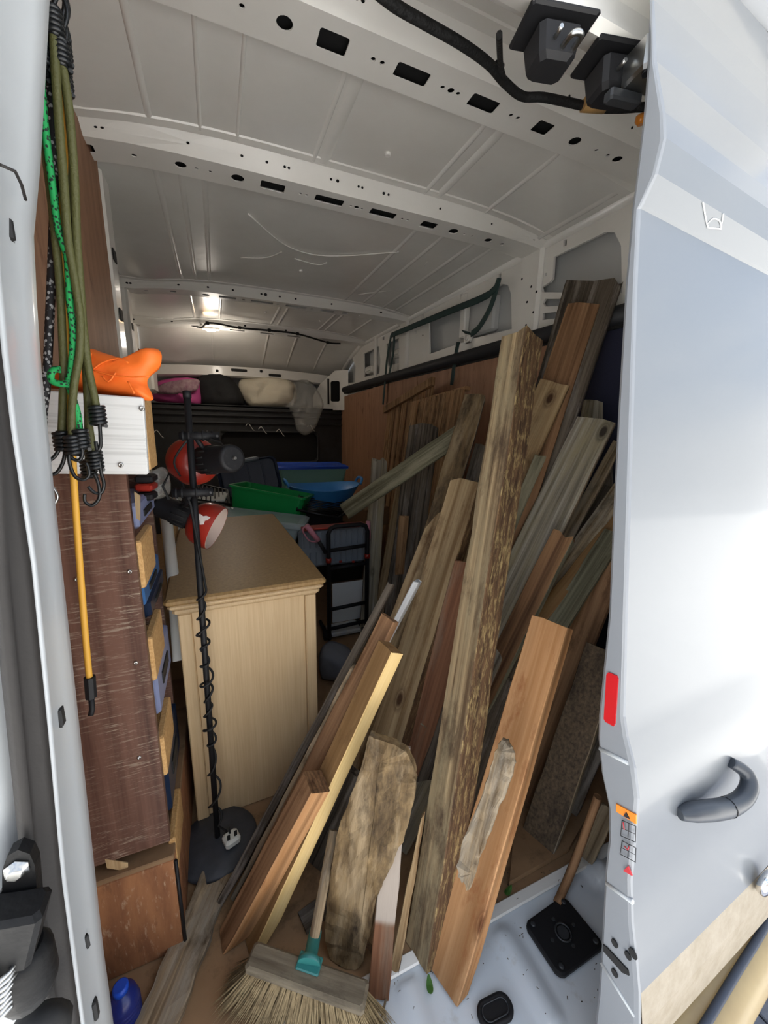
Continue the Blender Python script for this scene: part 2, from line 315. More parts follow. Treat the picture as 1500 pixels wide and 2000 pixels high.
M = {
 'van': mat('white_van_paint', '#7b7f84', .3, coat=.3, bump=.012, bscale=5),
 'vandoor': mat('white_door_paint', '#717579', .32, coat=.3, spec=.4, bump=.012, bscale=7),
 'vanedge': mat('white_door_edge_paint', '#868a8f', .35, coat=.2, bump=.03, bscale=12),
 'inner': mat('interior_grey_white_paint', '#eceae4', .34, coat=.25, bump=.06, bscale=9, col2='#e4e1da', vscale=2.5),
 'roof': mat('roof_panel_paint', '#ebe9e3', .26, coat=.4, bump=.3, bscale=4, col2='#e0ddd6', vscale=2),
 'skin': mat('side_skin_paint', '#c4c5c4', .5),
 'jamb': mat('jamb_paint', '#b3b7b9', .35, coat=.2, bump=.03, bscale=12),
 'seal': mat('black_rubber_seal', '#272422', .75, bump=.15, bscale=60),
 'black': mat('black_plastic', '#19191b', .55, spec=.3),
 'matblack': mat('matt_black', '#161616', .7, bump=.1, bscale=60),
 'darkpl': mat('dark_grey_plastic', '#2c2e31', .5),
 'steel': mat('steel', '#b9b9b6', .28, metal=1),
 'wire': mat('black_coated_wire', '#191b1c', .35),
 'bulk': mat('black_bulkhead', '#2a2b2a', .55, bump=.1, bscale=25, col2='#35363a', vscale=8),
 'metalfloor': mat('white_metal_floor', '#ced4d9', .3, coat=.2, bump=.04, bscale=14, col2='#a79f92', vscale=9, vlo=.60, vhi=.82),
 'tube': mat('black_padded_rail', '#222326', .6, bump=.1, bscale=30),
 'navy': mat('shade_navy_lining', '#23253a', .85, bump=.2, bscale=120),
 'loom': mat('taped_wiring_loom', '#131313', .75, bump=.5, bscale=90),
 'tape': mat('tan_tape', '#b8935c', .6),
 'amber': mat('amber_plastic', '#e08a2c', .3),
 'orange': mat('orange_nylon', '#ff7a2a', .55, bump=.12, bscale=25),
 'olivecord': mat('olive_cord', '#50502a', .6, bump=.2, bscale=300),
 'yellowcord': mat('yellow_cord', '#dba33a', .55),
 'pink': mat('pink_bag_fabric', '#d0569a', .7, bump=.2, bscale=40),
 'pinkhandle': mat('pink_grip', '#c98292', .5),
 'blackfab': mat('black_fabric', '#1d1e20', .85, bump=.3, bscale=50),
 'cream': mat('cream_cloth', '#d6cdb8', .8, bump=.5, bscale=18),
 'greyfab': mat('grey_fabric', '#74767c', .85, bump=.5, bscale=18),
 'film': mat('clear_plastic_film', '#dcdcd6', .25, bump=.6, bscale=16, trans=.55, alpha=.38),
 'green': mat('green_plastic', '#119a4e', .35),
 'teal': mat('translucent_teal_plastic', '#a8e0d2', .35, trans=.35),
 'clear': mat('frosted_clear_plastic', '#c9dce0', .3, trans=.45),
 'blue': mat('blue_plastic', '#4396e0', .4),
 'cobalt': mat('cobalt_lid', '#1a4fc4', .35),
 'navypl': mat('navy_plastic', '#17263f', .35),
 'greypl': mat('grey_crate_plastic', '#7d868f', .5),
 'paper': mat('white_paper', '#dedfdc', .7),
 'silverpack': mat('crinkled_silver_packet', '#a9b0b8', .35, bump=.6, bscale=40, col2='#c9c2b2', vscale=14),
 'redshade': mat('red_enamel', '#96271a', .38, coat=.3),
 'shadein': mat('shade_inside', '#b9a79c', .5),
 'chippaint': mat('chipped_white_primer', '#cfc4bd', .6),
 'lampbase': mat('black_lamp_base', '#33363b', .55, bump=.15, bscale=20, col2='#43464c', vscale=18),
 'plug': mat('cream_plug', '#dcdcd2', .4),
 'teal2': mat('teal_socket_plastic', '#2c726f', .4),
 'bristle': mat('broom_bristle', '#9d8a66', .8, col2='#6f5d40', vscale=60),
 'strap': mat('green_webbing', '#2c4240', .8, bump=.3, bscale=200),
 'leaf': mat('green_leaf', '#3f6a2c', .5),
 'red': mat('red_reflector', '#c01f26', .25, coat=.5),
 'orangesticker': mat('orange_sticker', '#f08a2a', .5),
 'print': mat('black_print', '#202024', .6),
 'redprint': mat('red_print', '#c4323a', .6),
 'chrome': mat('chrome', '#e6e6e6', .08, metal=1),
 'handle': mat('dark_grey_handle_plastic', '#3a3f46', .38),
 'dust': mat('dusty_white_paint', '#a39886', .55, bump=.1, bscale=60, col2='#918570', vscale=30),
 'bumper': mat('mottled_tan_bumper', '#a89265', .4, coat=.1, col2='#947d55', vscale=4),  # two close tans in a broad mottle
 'gap': mat('dark_trim', '#2c3545', .6),
 'deck': mat('grey_deck_board', '#62666f', .8, bump=.3, bscale=30, bstretch=(6, 90, 90), col2='#484b54', vscale=14),
 'bottle': mat('blue_translucent_plastic', '#2f3f9a', .25, trans=.5),
 'hinge': mat('grimy_black_hinge', '#0d0d0e', .6, spec=.3, bump=.2, bscale=60),
 'bluecase': mat('blue_case_plastic', '#2f5f93', .45),
 'lilac': mat('pale_blue_grey_tray', '#7f87a8', .5),
 'card': mat('brown_cardboard', '#7a5d40', .8),
 'yard': mat('pale_yard_paving', '#cdccc9', .85, bump=.2, bscale=4, col2='#bebdb9', vscale=1.5),
 'bulb': mat('warm_lens', '#ffd9a0', .4),
}
_b = M['bulb'].node_tree.nodes['Principled BSDF']; _b.inputs['Emission Color'].default_value = (1, .62, .3, 1); _b.inputs['Emission Strength'].default_value = 12
def checkcord(name, c1, c2, per):
    m = bpy.data.materials.new(name); m.use_nodes = True; t = m.node_tree; b = t.nodes['Principled BSDF']; b.inputs['Roughness'].default_value = .65
    A = N(t, 'ShaderNodeAttribute', attribute_name='gco'); mp = N(t, 'ShaderNodeMapping'); mp.inputs['Scale'].default_value = (per*1.2, per*1.2, per); lk(t, A.outputs['Vector'], mp.inputs[0])
    n = N(t, 'ShaderNodeTexVoronoi', i_Scale=1.0); lk(t, mp.outputs[0], n.inputs['Vector']); r = ramp(t, [(.33, h(c2)), (.42, h(c1))]); lk(t, n.outputs['Distance'], r.inputs[0]); lk(t, r.outputs[0], b.inputs['Base Color'])
    return m
M['greencord'] = checkcord('green_black_cord', '#1a9a50', '#12261b', 230)
M['blackcord'] = checkcord('black_white_cord', '#1b1a1d', '#a7a7a7', 190)

# ================================================================== THE SETTING
def struct(name, mb, mats, parent=None):
    o = mb.build(name, mats, parent)
    if parent is None: o['kind'] = 'structure'
    return o
def lerp_tab(tab, z):
    tab = sorted(tab)
    for (a, va), (b, vb) in zip(tab, tab[1:]):
        if z <= b or (b, vb) == tab[-1]:
            t = (z-a)/(b-a); return va+(vb-va)*t
XL, XR = -.95, .80          # lining faces
# yard and deck
g = MB(); g.box((0, -6, -.80), (60, 60, .1)); yard = struct('ground', g, M['yard'])
me0 = None
for i in range(26):
    x = -1.2+i*.145
    if me0 is None:
        b = MB(); b.box((x, -.12, -.70), (.138, 2.0, .03), bev=.004); o0 = b.build('deck_board', M['deck'], yard); me0 = o0.data
    else:
        o = bpy.data.objects.new('deck_board', me0); link(o, (x, -.12, -.715), yard)
# white bungalow across the yard, mirrored in the door paint
hs = thing('bungalow', (1.5, -11, -.75), None, None); hs['kind'] = 'structure'
q = MB(); q.box((1.5, -12.5, .55), (14, 3, 2.6)); q.build('wall', mat('white_render', '#a9a7a1', .8), hs)
q = MB(); q.box((1.5, -10.98, -.45), (14, .06, .6)); q.build('brick_plinth', mat('brick_plinth', '#8d5b48', .85, bump=.2, bscale=30), hs)
q = MB(); k = [q.vert(p) for p in [(-6, -10.6, 1.85), (9, -10.6, 1.85), (7, -12.5, 4.2), (-4, -12.5, 4.2), (-6, -14.4, 1.85), (9, -14.4, 1.85)]]
q.face((k[0], k[1], k[2], k[3])); q.face((k[3], k[2], k[5], k[4])); q.face((k[0], k[3], k[4])); q.face((k[1], k[5], k[2])); q.face((k[0], k[4], k[5], k[1])); q.build('roof', mat('grey_roof_tiles', '#6d655e', .8, bump=.3, bscale=12), hs)
for x in (-2.5, .6, 3.4, 6.0):
    q = MB(); q.box((x, -10.97, .75), (1.5, .06, 1.2), bev=.01); wn = q.build('window', M['paper'], hs)
    for dx in (-.36, .36): q = MB(); q.box((x+dx, -10.93, .75), (.62, .03, 1.0)); q.build('pane', mat('dark_glass', '#2a3038', .1), wn)
# ---- floor
ZF = 0.0
f = MB(); f.box((-.25, 2.42, ZF-.011), (2.3, 4.6, .022)); floor = struct('floor', f, W['floorply'])
# white pressed metal of the load sill, with real swages
f = MB(); nx, ny = 120, 30
pads = [((1125, 1640), (1165, 1700), .03), ((985, 1830), (1075, 1985), .022), ((800, 1935), (845, 2060), .024), ((1060, 1690), (960, 1740), .016), ((690, 1985), (700, 2080), .022), ((1190, 1700), (1230, 1800), .03)]
pads = [(at(*a, z=0), at(*b, z=0), r) for a, b, r in pads]
rows = []
for j in range(ny+1):
    y = -.16+j*(.31/ny); row = []
    for i in range(nx+1):
        x = -.86+i*(1.72/nx); z = -.006
        for a, b, r in pads:
            d = b-a; t = max(0, min(1, (Vector((x, y, 0))-a).dot(d)/d.length_squared)); q = (Vector((x, y, 0))-(a+d*t)).length
            z += .011*max(0, min(1, (r-q)/.01+.5)) if q < r+.01 else 0
        row.append((x, y, z))
    rows.append(row)
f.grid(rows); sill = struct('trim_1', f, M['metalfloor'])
f = MB(); f.box((-.05, .128, .001), (1.75, .028, .008), bev=.003); struct('trim_2', f, M['inner'])
f = MB(); f.box((-.49, -.185, -.12), (.86, .05, .25), bev=.01); struct('trim_3', f, M['inner'])
# ---- left jamb pillar
inn = [(2.12, -.60), (1.9, -.68), (1.70, -.72), (1.529, -.749), (1.42, -.769), (1.36, -.782), (1.26, -.79), (1.06, -.799), (.82, -.809), (.513, -.822), (.42, -.824), (-.2, -.845)]
sr = [(2.12, -.62), (1.9, -.70), (1.5, -.765), (1.3, -.787), (1.21, -.792), (1.077, -.795), (.923, -.804), (.742, -.816), (.52, -.825), (-.2, -.85)]
slf = [(2.12, -.64), (1.9, -.71), (1.5, -.775), (1.173, -.797), (1.07, -.809), (.943, -.818), (.776, -.83), (.571, -.838), (-.2, -.865)]
zs = [-.2+i*.058 for i in range(41)]
jb = MB(); rows = []
for z in zs:
    a, b, c = lerp_tab(inn, z), lerp_tab(sr, z), lerp_tab(slf, z)
    rows.append([(-1.02, .10, z), (a-.02, .075, z), (a-.003, .05, z), (a, .03, z), (a, .012, z), (b-.004, -.018, z), (b, -.026, z), (b-.001, -.032, z), (b-.006, -.030, z), (b-.010, -.02, z), (c-.012, -.022, z), (c-.018, -.045, z), (c-.03, -.052, z), (-1.06, -.056, z), (-1.06, .1, z)])
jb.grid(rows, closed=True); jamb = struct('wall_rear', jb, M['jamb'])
s_ = MB(); rows = []
for z in zs:
    b, c = lerp_tab(sr, z), lerp_tab(slf, z)
    rows.append([(b-.008, -.022, z), (b-.0015, -.034, z), (b-.004, -.043, z), ((b+c)/2-.0045, -.043, z), ((b+c)/2-.006, -.050, z), (c+.004, -.054, z), (c-.002, -.056, z), (c-.009, -.05, z), (c-.010, -.022, z)])
s_.grid(rows, closed=True); s_.build('door_seal', M['seal'], jamb)
for (px, py, sx, sz) in [(122, 1398, .008, .022), (15, 447, .006, .018), (197, 1965, .007, .03), (152, 1845, .003, .02)]:
    p = at(px, py, y=.0); p.x = lerp_tab(inn, p.z)-.002
    q = MB(); q.box(p, (.005, sx*1.4, sz), bev=.002); q.build('jamb_hole', M['matblack'], jamb)
p = at(50, 355, y=-.0); q = MB(); q.tube([at(0, 322, y=-.04), at(30, 335, y=-.03), at(42, 360, y=-.02), at(50, 390, y=.0)], .0012, 5); q.build('panel_seam', M['seal'], jamb)
# ---- ceiling
ZR = 2.05
def zroof(x, y):
    z = 2.105-.05*min(1.0, abs(x+.07)/.88)**4
    if y > 3.75: z -= .33*((y-3.75)/1.05)**1.3
    return z
r = MB(); rows = []
for j in range(50):
    y = -.05+j*(4.95/49); rows.append([(-1.4+i*(2.3/34), y, zroof(-1.4+i*(2.3/34), y)) for i in range(35)])
r.grid(rows); ceil = struct('ceiling', r, M['roof'])
def swage(x0, y0, y1, w=.012, d=.006, x1=None):
    q = MB(); x1 = x0 if x1 is None else x1; n = 10; rws = []
    for i in range(n+1):
        t = i/n; x = x0+(x1-x0)*t; y = y0+(y1-y0)*t; e = d*min(1, min(t, 1-t)*8)
        rws.append([(x+k*w, y, zroof(x+k*w, y)-(e if abs(k) < .6 else -.001)) for k in (-1, -.5, 0, .5, 1)])
    q.grid(rws); q.build('roof_swage', M['roof'], ceil)
for px, py, ya, yb, ww in [(640, 240, .72, 1.15, .008), (660, 250, .70, 1.15, .02), (900, 300, .72, 1.15, .010), (925, 315, .72, 1.15, .018), (470, 180, .70, 1.15, .006), (385, 150, .66, 1.15, .006), (275, 150, .6, 1.15, .010), (1040, 340, .72, 1.15, .01), (1130, 400, .75, 1.2, .012)]:
    p = at(px, py, z=2.10); swage(p.x, ya, yb, ww)
for x in (-.78, -.7, -.62, .28, .42, .58, .68): swage(x, 1.34, 2.56, .012)
for x in (-.75, -.55, -.12, -.06, .32, .38, .62): swage(x, 2.74, 3.54, .012)
for x in (-.62, -.1, .18, .5): swage(x, 3.78, 4.55, .012)
for x in (-.6, -.2, .1, .12, .46): swage(x, .26, .5, .012)
# shallow pressed arcs in the third bay
for pts in ([(485, 418), (560, 480), (640, 500), (780, 492)], [(470, 503), (520, 503), (550, 492)], [(700, 575), (790, 560), (835, 510)], [(575, 505), (620, 517), (638, 513)]):
    q = MB(); q.tube([at(a, b, z=2.099) for a, b in pts], .0035, 6, smoothpath=6); q.build('roof_swage', M['roof'], ceil)
for (px, py) in [(757, 303), (588, 530), (518, 610), (625, 627)]:
    p = at(px, py, z=2.10); q = MB(); q.lathe((p.x, p.y, zroof(p.x, p.y)+.002), (0, 0, -1), [(.012, 0), (.011, .008), (.008, .010)], 8); q.build('roof_boss', M['inner'], ceil)
# ---- roof bows with punched holes
def bow(y0, y1, holes, webholes, xl=-.93, xr=.86):
    q = MB()
    def zb(x): return ZR-.018*min(1.15, abs(x+.04)/.9)**6
    outer = [(xl+(xr-xl)*i/14, y0) for i in range(15)]+[(xr-(xr-xl)*i/14, y1) for i in range(15)]
    q.plate(outer, holes, lambda u, v: Vector((u, v, zb(u))), thick=(0, 0, .003))
    outer = [(xl+(xr-xl)*i/14, 0) for i in range(15)]+[(xr-(xr-xl)*i/14, 1) for i in range(15)]
    q.plate(outer, webholes, lambda u, v: Vector((u, y0-.045*v, zb(u)+v*(zroof(u, y0)-zb(u)+.002))), thick=(0, .003, .001))
    for yy, dy in ((y1, .02),):
        q.grid([[(xl+(xr-xl)*i/14, yy, zb(xl+(xr-xl)*i/14)) for i in range(15)], [(xl+(xr-xl)*i/14, yy+dy, zroof(xl+(xr-xl)*i/14, yy)+.002) for i in range(15)]], smooth=False)
    for yy in (y0-.06, y1+.035):
        q.grid([[(xl+(xr-xl)*i/14, yy+d, zroof(xl+(xr-xl)*i/14, yy)-e) for i in range(15)] for d, e in ((-.02, -.001), (-.016, .004), (.016, .004), (.02, -.001))], smooth=False)
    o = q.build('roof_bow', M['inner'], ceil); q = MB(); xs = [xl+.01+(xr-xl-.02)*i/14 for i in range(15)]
    q.grid([[(x, y0-.022, zroof(x, y0)-.006) for x in xs], [(x, y0+.006, zb(x)+.022) for x in xs], [(x, y1-.004, zb(x)+.022) for x in xs]], smooth=False); q.build('shade_liner', M['matblack'], o)  # black sheet added inside the bow so its holes look shaded
    return o
def hx(px, py): return at(px, py, z=ZR)
def holes_from(lst, vmid):
    out = []
    for k, px, py, a, b in lst:
        u = hx(px, py).x
        out.append(circ(u, vmid, a) if k == 'o' else rrect(u, vmid, a, b))
    return out
def pairs(px_list, sc=1.0):
    o = []
    for px, py, rr in px_list: o.append(circ(hx(px, py).x, .5, rr*sc, 8, 12))
    return o
b1 = bow(.545, .665, holes_from([('o', 383, 13, .013, 0), ('o', 427, 35, .006, 0), ('o', 470, 50, .006, 0), ('o', 550, 80, .018, 0), ('r', 642, 110, .068, .05), ('o', 716, 146, .006, 0), ('o', 733, 153, .006, 0), ('r', 790, 172, .088, .042), ('o', 845, 200, .006, 0), ('o', 860, 207, .009, 0), ('o', 873, 213, .006, 0), ('r', 920, 232, .084, .042), ('o', 968, 257, .006, 0), ('o', 980, 263, .006, 0), ('r', 1027, 280, .055, .045), ('o', 1080, 310, .018, 0), ('o', 1117, 328, .006, 0), ('o', 1137, 337, .006, 0), ('o', 1153, 345, .015, 0)], .605),
    pairs([(565, 22, .005), (634, 46, .005), (683, 68, .005), (694, 74, .005), (806, 127, .005), (820, 139, .006), (876, 160, .005), (884, 163, .005), (934, 193, .006), (947, 196, .005), (1066, 252, .005), (1168, 312, .005)]))
b2 = bow(1.165, 1.285, xl=-.965, holes=holes_from([('r', 178, 305, .05, .04), ('o', 268, 320, .008, 0), ('o', 355, 337, .018, 0), ('o', 385, 345, .006, 0), ('o', 411, 351, .006, 0), ('o', 463, 363, .022, 0), ('r', 530, 376, .085, .05), ('o', 582, 391, .006, 0), ('o', 594, 394, .006, 0), ('r', 638, 402, .11, .045), ('o', 678, 415, .006, 0), ('o', 688, 418, .01, 0), ('o', 698, 421, .006, 0), ('r', 738, 430, .11, .045), ('o', 773, 441, .006, 0), ('o', 783, 444, .006, 0), ('r', 823, 453, .07, .05), ('o', 866, 468, .022, 0), ('o', 885, 474, .006, 0), ('o', 900, 478, .006, 0), ('o', 928, 486, .018, 0), ('o', 950, 495, .01, 0), ('r', 1008, 518, .05, .04)], 1.225),
    webholes=pairs([(198, 276, .005), (209, 276, .005), (370, 313, .005), (472, 335, .005), (520, 345, .005), (554, 354, .005), (562, 356, .005), (642, 378, .005), (653, 384, .006), (694, 392, .005), (701, 394, .005), (739, 408, .006), (750, 408, .005), (846, 435, .005), (933, 468, .005), (1018, 485, .005)]))
b3 = bow(2.60, 2.72, xl=-1.20, holes=holes_from([('r', 230, 556, .09, .03), ('o', 283, 557, .012, 0), ('o', 336, 562, .02, 0), ('o', 402, 571, .022, 0), ('r', 445, 574, .11, .045), ('o', 477, 580, .01, 0), ('r', 514, 584, .15, .045), ('o', 545, 590, .01, 0), ('r', 582, 594, .15, .045), ('o', 612, 600, .01, 0), ('r', 643, 604, .10, .045), ('o', 674, 612, .024, 0), ('o', 700, 617, .01, 0), ('r', 785, 634, .07, .035)], 2.66),
    webholes=pairs([(244, 541, .008), (250, 541, .008), (346, 550, .008), (406, 557, .008), (457, 563, .008), (515, 572, .008), (523, 574, .012), (552, 578, .008), (584, 583, .008), (655, 595, .008), (745, 615, .01)]))
b4 = bow(3.58, 3.70, xl=-1.36, holes=holes_from([('r', 260, 625, .1, .03), ('o', 380, 637, .03, 0), ('r', 463, 648, .13, .04), ('r', 522, 652, .13, .04), ('r', 572, 660, .13, .04), ('o', 620, 668, .02, 0)], 3.64),
    webholes=pairs([(262, 622, .01), (335, 626, .01), (480, 640, .01), (560, 650, .01)]))
# thin cable of the cargo lamp, clipped to the fourth bow
q = MB(); q.tube([at(a, b, z=2.035) for a, b in [(384, 638), (395, 639), (405, 631), (430, 633), (465, 640), (520, 645), (580, 652), (640, 669), (665, 671)]], .008, 6, smoothpath=4)
for a, b in [(405, 631), (468, 640), (526, 645), (581, 652), (640, 669)]:
    p = at(a, b, z=2.034); q.box(p, (.03, .02, .025), bev=.004)
lc = q.build('lamp_cable', M['loom']); tag(lc, 'thin black cable clipped along the far roof bow, running to the lit lamp', 'cable')
p = at(411, 641, z=2.045)
lamp = thing('cargo_lamp', (p.x, p.y, p.z-.03), 'small lit warm roof lamp on the far roof bow', 'lamp')
q = MB(); q.box((p.x, p.y, p.z-.005), (.15, .05, .016), bev=.004); q.build('lamp_frame', M['inner'], lamp)
q = MB(); q.box((p.x, p.y, p.z-.018), (.08, .035, .014), bev=.005); q.build('lens', M['bulb'], lamp)
ll = bpy.data.lights.new('cargo_lamp_light', 'POINT'); ll.energy = 1.8; ll.color = (1, .9, .78); ll.shadow_soft_size = .06
lo = bpy.data.objects.new('cargo_lamp_light', ll); COL.objects.link(lo); lo.location = (p.x+.05, p.y+.02, p.z-.16)
# ---- left wall, plywood lined
q = MB(); q.box((XL-.012, .715, 1.03), (.024, 1.23, 2.06)); struct('wall_left', q, W['ply'])
def xleft(y): return -.965-max(0, y-1.3)*.118
q = MB(); q.grid([[(xleft(y)-d, y, z) for y in (-.05, 1.3, 2.0, 2.7, 3.4, 4.1, 4.9)] for d, z in ((.03, -.1), (.03, 1.2), (.03, 1.9), (-.01, 2.12))], smooth=False)
q.grid([[(-1.06, y, z) for y in (-.05, 1.3)] for z in (-.1, 2.2)]); wlo = struct('wall_left_outer', q, M['inner'])
# vertical frames of the left wall seen beyond the plywood
for y in (1.42, 2.66, 3.64):
    q = MB(); q.box((xleft(y)+.002, y, 1.25), (.06, .12, 1.62), bev=.012); q.build('frame_pillar', M['inner'], wlo)
    for z in (1.35, 1.6, 1.8):
        q = MB(); q.box((xleft(y)+.034, y, z), (.004, .05, .04), bev=.001); q.build('frame_hole', M['matblack'], wlo)
for y0, y1 in ((1.5, 2.58), (2.74, 3.56), (3.72, 4.4)):
    q = MB(); q.tube([(xleft(y0)+.0, y0, 1.28), (xleft(y1)+.0, y1, 1.28)], .03, 6); q.build('side_rail', M['inner'], wlo)
q = MB(); q.box((xleft(4.05)+.06, 4.05, 1.62), (.16, .3, .26), bev=.02); q.build('corner_pressing', M['inner'], wlo)
# ---- right wall: outer skin, pressed inner frame with openings, plywood below
q = MB(); q.box((.925, 2.55, .95), (.03, 4.7, 2.4)); struct('wall_right_outer', q, M['skin'])
XF = .84
def cr(pts, ox=600, oy=400, s=650/1500): return [(ox+a*s, oy+b*s) for a, b in pts]
def wallpts(pts):
    o = []
    for a, b in pts:
        p = at(a, b, x=XF); o.append((p.y, p.z))
    return o
ops = [cr([(1112, 235), (1345, 122), (1385, 125), (1415, 185), (1418, 396), (1062, 394), (1056, 372), (1095, 347), (1106, 330)]),
       cr([(1072, 424), (1142, 424), (1145, 454), (1072, 458), (1062, 442)]), cr([(1062, 488), (1122, 484), (1120, 512), (1060, 520)]),
       cr([(548, 528), (880, 357), (905, 362), (918, 400), (922, 560), (760, 600), (552, 672)]),
       cr([(255, 672), (322, 637), (330, 700), (326, 762), (258, 776)]), cr([(165, 702), (200, 682), (218, 730), (215, 800), (170, 806)]),
       cr([(357, 628), (412, 600), (415, 712), (362, 728)]),
       cr([(1155, 160), (1170, 155), (1170, 182), (1155, 188)]), cr([(690, 404), (700, 399), (700, 425), (690, 428)]), cr([(864, 312), (874, 308), (874, 330), (864, 335)]),
       cr([(1070, 308), (1080, 306), (1080, 320), (1070, 322)]), cr([(516, 494), (524, 490), (524, 512), (516, 514)]), cr([(484, 570), (492, 566), (492, 580), (484, 582)]), cr([(340, 596), (348, 592), (348, 608), (340, 610)])]
q = MB(); q.plate([(.16, 1.50), (4.62, 1.50), (4.62, 1.78), (4.2, 2.0), (3.7, 2.085), (.16, 2.085)], [wallpts(o) for o in ops], lambda u, v: Vector((XF, u, v)), thick=(.012, 0, 0))
wr = struct('wall_right', q, M['inner'])
# raised pillars and the roof rail of the pressed frame
for y, wd in ((1.225, .15), (2.66, .15), (3.30, .05)):
    q = MB(); q.box((XF-.006, y, 1.78), (.035, wd, .58), bev=.014); q.build('pillar', M['inner'], wr)
q = MB(); q.tube([(XF+.0, .16, 2.062), (XF+.0, 3.7, 2.062), (XF, 4.2, 1.96), (XF, 4.6, 1.78)], .026, 8); q.build('roof_rail', M['inner'], wr)
# box pressing behind the second opening and bracket
q = MB(); a = at(948, 618, x=.885); q.box((.885, a.y, a.z), (.05, .22, .20), bev=.012); q.build('reinforcing_box', M['skin'], wr)
q = MB(); a = at(915, 660, x=.835); q.box((.833, a.y, a.z), (.02, .08, .06), bev=.008); q.lathe((.822, a.y, a.z), (-1, 0, 0), [(.018, 0), (.018, .004), (.008, .005)], 10); q.build('strap_bracket', M['inner'], wr)
q = MB(); a = at(908, 618, x=.85); q.box((.85, a.y, a.z), (.04, .06, .26), bev=.008); q.build('mid_rib', M['inner'], wr)
for (px, py) in [(724, 722), (778, 690)]:
    q = MB(); a = at(px, py, x=.86); q.box((.862, a.y, a.z), (.05, .22, .07), bev=.012); q.box((.835, a.y, a.z), (.01, .12, .03), bev=.004); q.build('pressing', M['inner'], wr)
for (px, py) in [(1038, 560), (1048, 570), (1030, 590), (1042, 610), (1028, 635), (1020, 545), (812, 640), (826, 655)]:
    q = MB(); a = at(px, py, x=XF-.022); q.lathe((a.x, a.y, a.z), (-1, 0, 0), [(.006, 0), (.006, .002)], 8); q.build('fixing_hole', M['matblack'], wr)
# plywood lining: panel with a rounded front corner, further panels, lining by the door with shade put into its navy
def yz(px, py, x): p = at(px, py, x=x); return (p.y, p.z)
oy = 4.42
q = MB(); q.plate([(2.35, 0.01), (oy, .01), (oy, 1.42), (oy-.03, 1.50), (oy-.10, 1.545), (oy-.2, 1.56), (2.35, 1.60)], [], lambda u, v: Vector((XR+.004, u, v)), thick=(.012, 0, 0)); q.build('plywood_panel', W['ply'], wr)
q = MB(); q.plate([(1.02, 0.01), (2.34, .01), (2.34, 1.60), (1.02, 1.60)], [], lambda u, v: Vector((XR+.006, u, v)), thick=(.012, 0, 0)); q.build('plywood_panel', W['ply'], wr)
q = MB(); q.plate([(.16, 0.01), (1.015, .01), (1.015, 1.62), (.16, 1.62)], [], lambda u, v: Vector((XR+.012, u, v)), thick=(.012, 0, 0)); q.build('lining_panel', M['navy'], wr)
q = MB(); q.tube([(XR-.005, .16, 1.635), (XR-.005, 2.3, 1.635), (XR-.005, 4.2, 1.63)], .036, 10); q.build('padded_rail', M['tube'], wr)
q = MB(); q.box((XR+.03, 2.4, 1.615), (.06, 4.4, .05)); q.build('rail_batten', M['matblack'], wr)
# front corner post facing the load
q = MB(); q.plate([(.50, 1.40), (XF, 1.40), (XF, 1.86), (.72, 1.86), (.58, 1.72), (.50, 1.56)], [rrect(.72, 1.62, .09, .24, .02)], lambda u, v: Vector((u, 4.20+(XF-u)*1.1, v)), thick=(0, .02, 0)); t6 = struct('trim_6', q, M['inner']); q = MB(); q.box((.72, 4.40, 1.62), (.16, .01, .3)); q.build('shade_backing', M['matblack'], t6)  # black sheet behind the opening stands in for the shade inside
# ---- bulkhead
q = MB(); q.plate([(-1.33, -.02), (.88, -.02), (.88, 1.36), (.80, 1.415), (-1.33, 1.415)], [rrect(-.05, .95, 1.1, .34, .08)], lambda u, v: Vector((u, 4.36, v)), thick=(0, .03, 0))
wf = struct('wall_front', q, M['bulk'])
q = MB(); q.box((-.24, 4.60, 1.40), (2.26, .48, .03), bev=.008); q.build('ledge', M['bulk'], wf)
q = MB(); q.box((-.24, 4.42, .7), (2.26, .04, 1.4)); q.build('recess_panel', M['matblack'], wf)
q = MB(); q.tube([(-.6, 4.35, 1.13), (.47, 4.35, 1.13), (.5, 4.35, 1.10), (.5, 4.35, .80), (.47, 4.35, .77), (-.6, 4.35, .77)], .012, 6); q.build('pressed_edge', M['bulk'], wf)
for z in (1.36, 1.30, 1.22): q = MB(); q.box((-.22, 4.345, z), (2.1, .03, .022), bev=.008); q.build('pressed_rib', M['bulk'], wf)
for px in (300, 480, 505, 540, 600):
    a = at(px, 838+random.uniform(-8, 8), y=4.335); q = MB(); q.tube([a, a+Vector((.03, 0, .03)), a+Vector((.07, 0, -.03)), a+Vector((.09, 0, -.05))], .004, 5, smoothpath=3); q.build('paint_scuff', M['inner'], wf)
q = MB(); q.box((-.24, 4.86, 1.55), (2.3, .04, .8)); q.build('cab_back', M['skin'], wf)
q = MB(); rows = []
for k, (dy, dz) in enumerate(((0, .10), (.0, 0), (.05, -.015), (.16, -.005), (.2, .12))):
    rows.append([(x, 4.50+dy, 1.745-.03*min(1.2, abs(x+.2)/.9)**2+dz) for x in [-1.4+i*.1 for i in range(24)]])
q.grid(rows, smooth=False)
hd = q.build('roof_header', M['inner'], ceil)
for px, py, a in [(467, 723, .17), (537, 733, .14), (424, 724, .03), (510, 725, .03), (600, 748, .05)]:
    p = at(px, py, y=4.492); q = MB(); q.box(p, (a, .012, .028), bev=.005); q.build('header_slot', M['matblack'], hd)
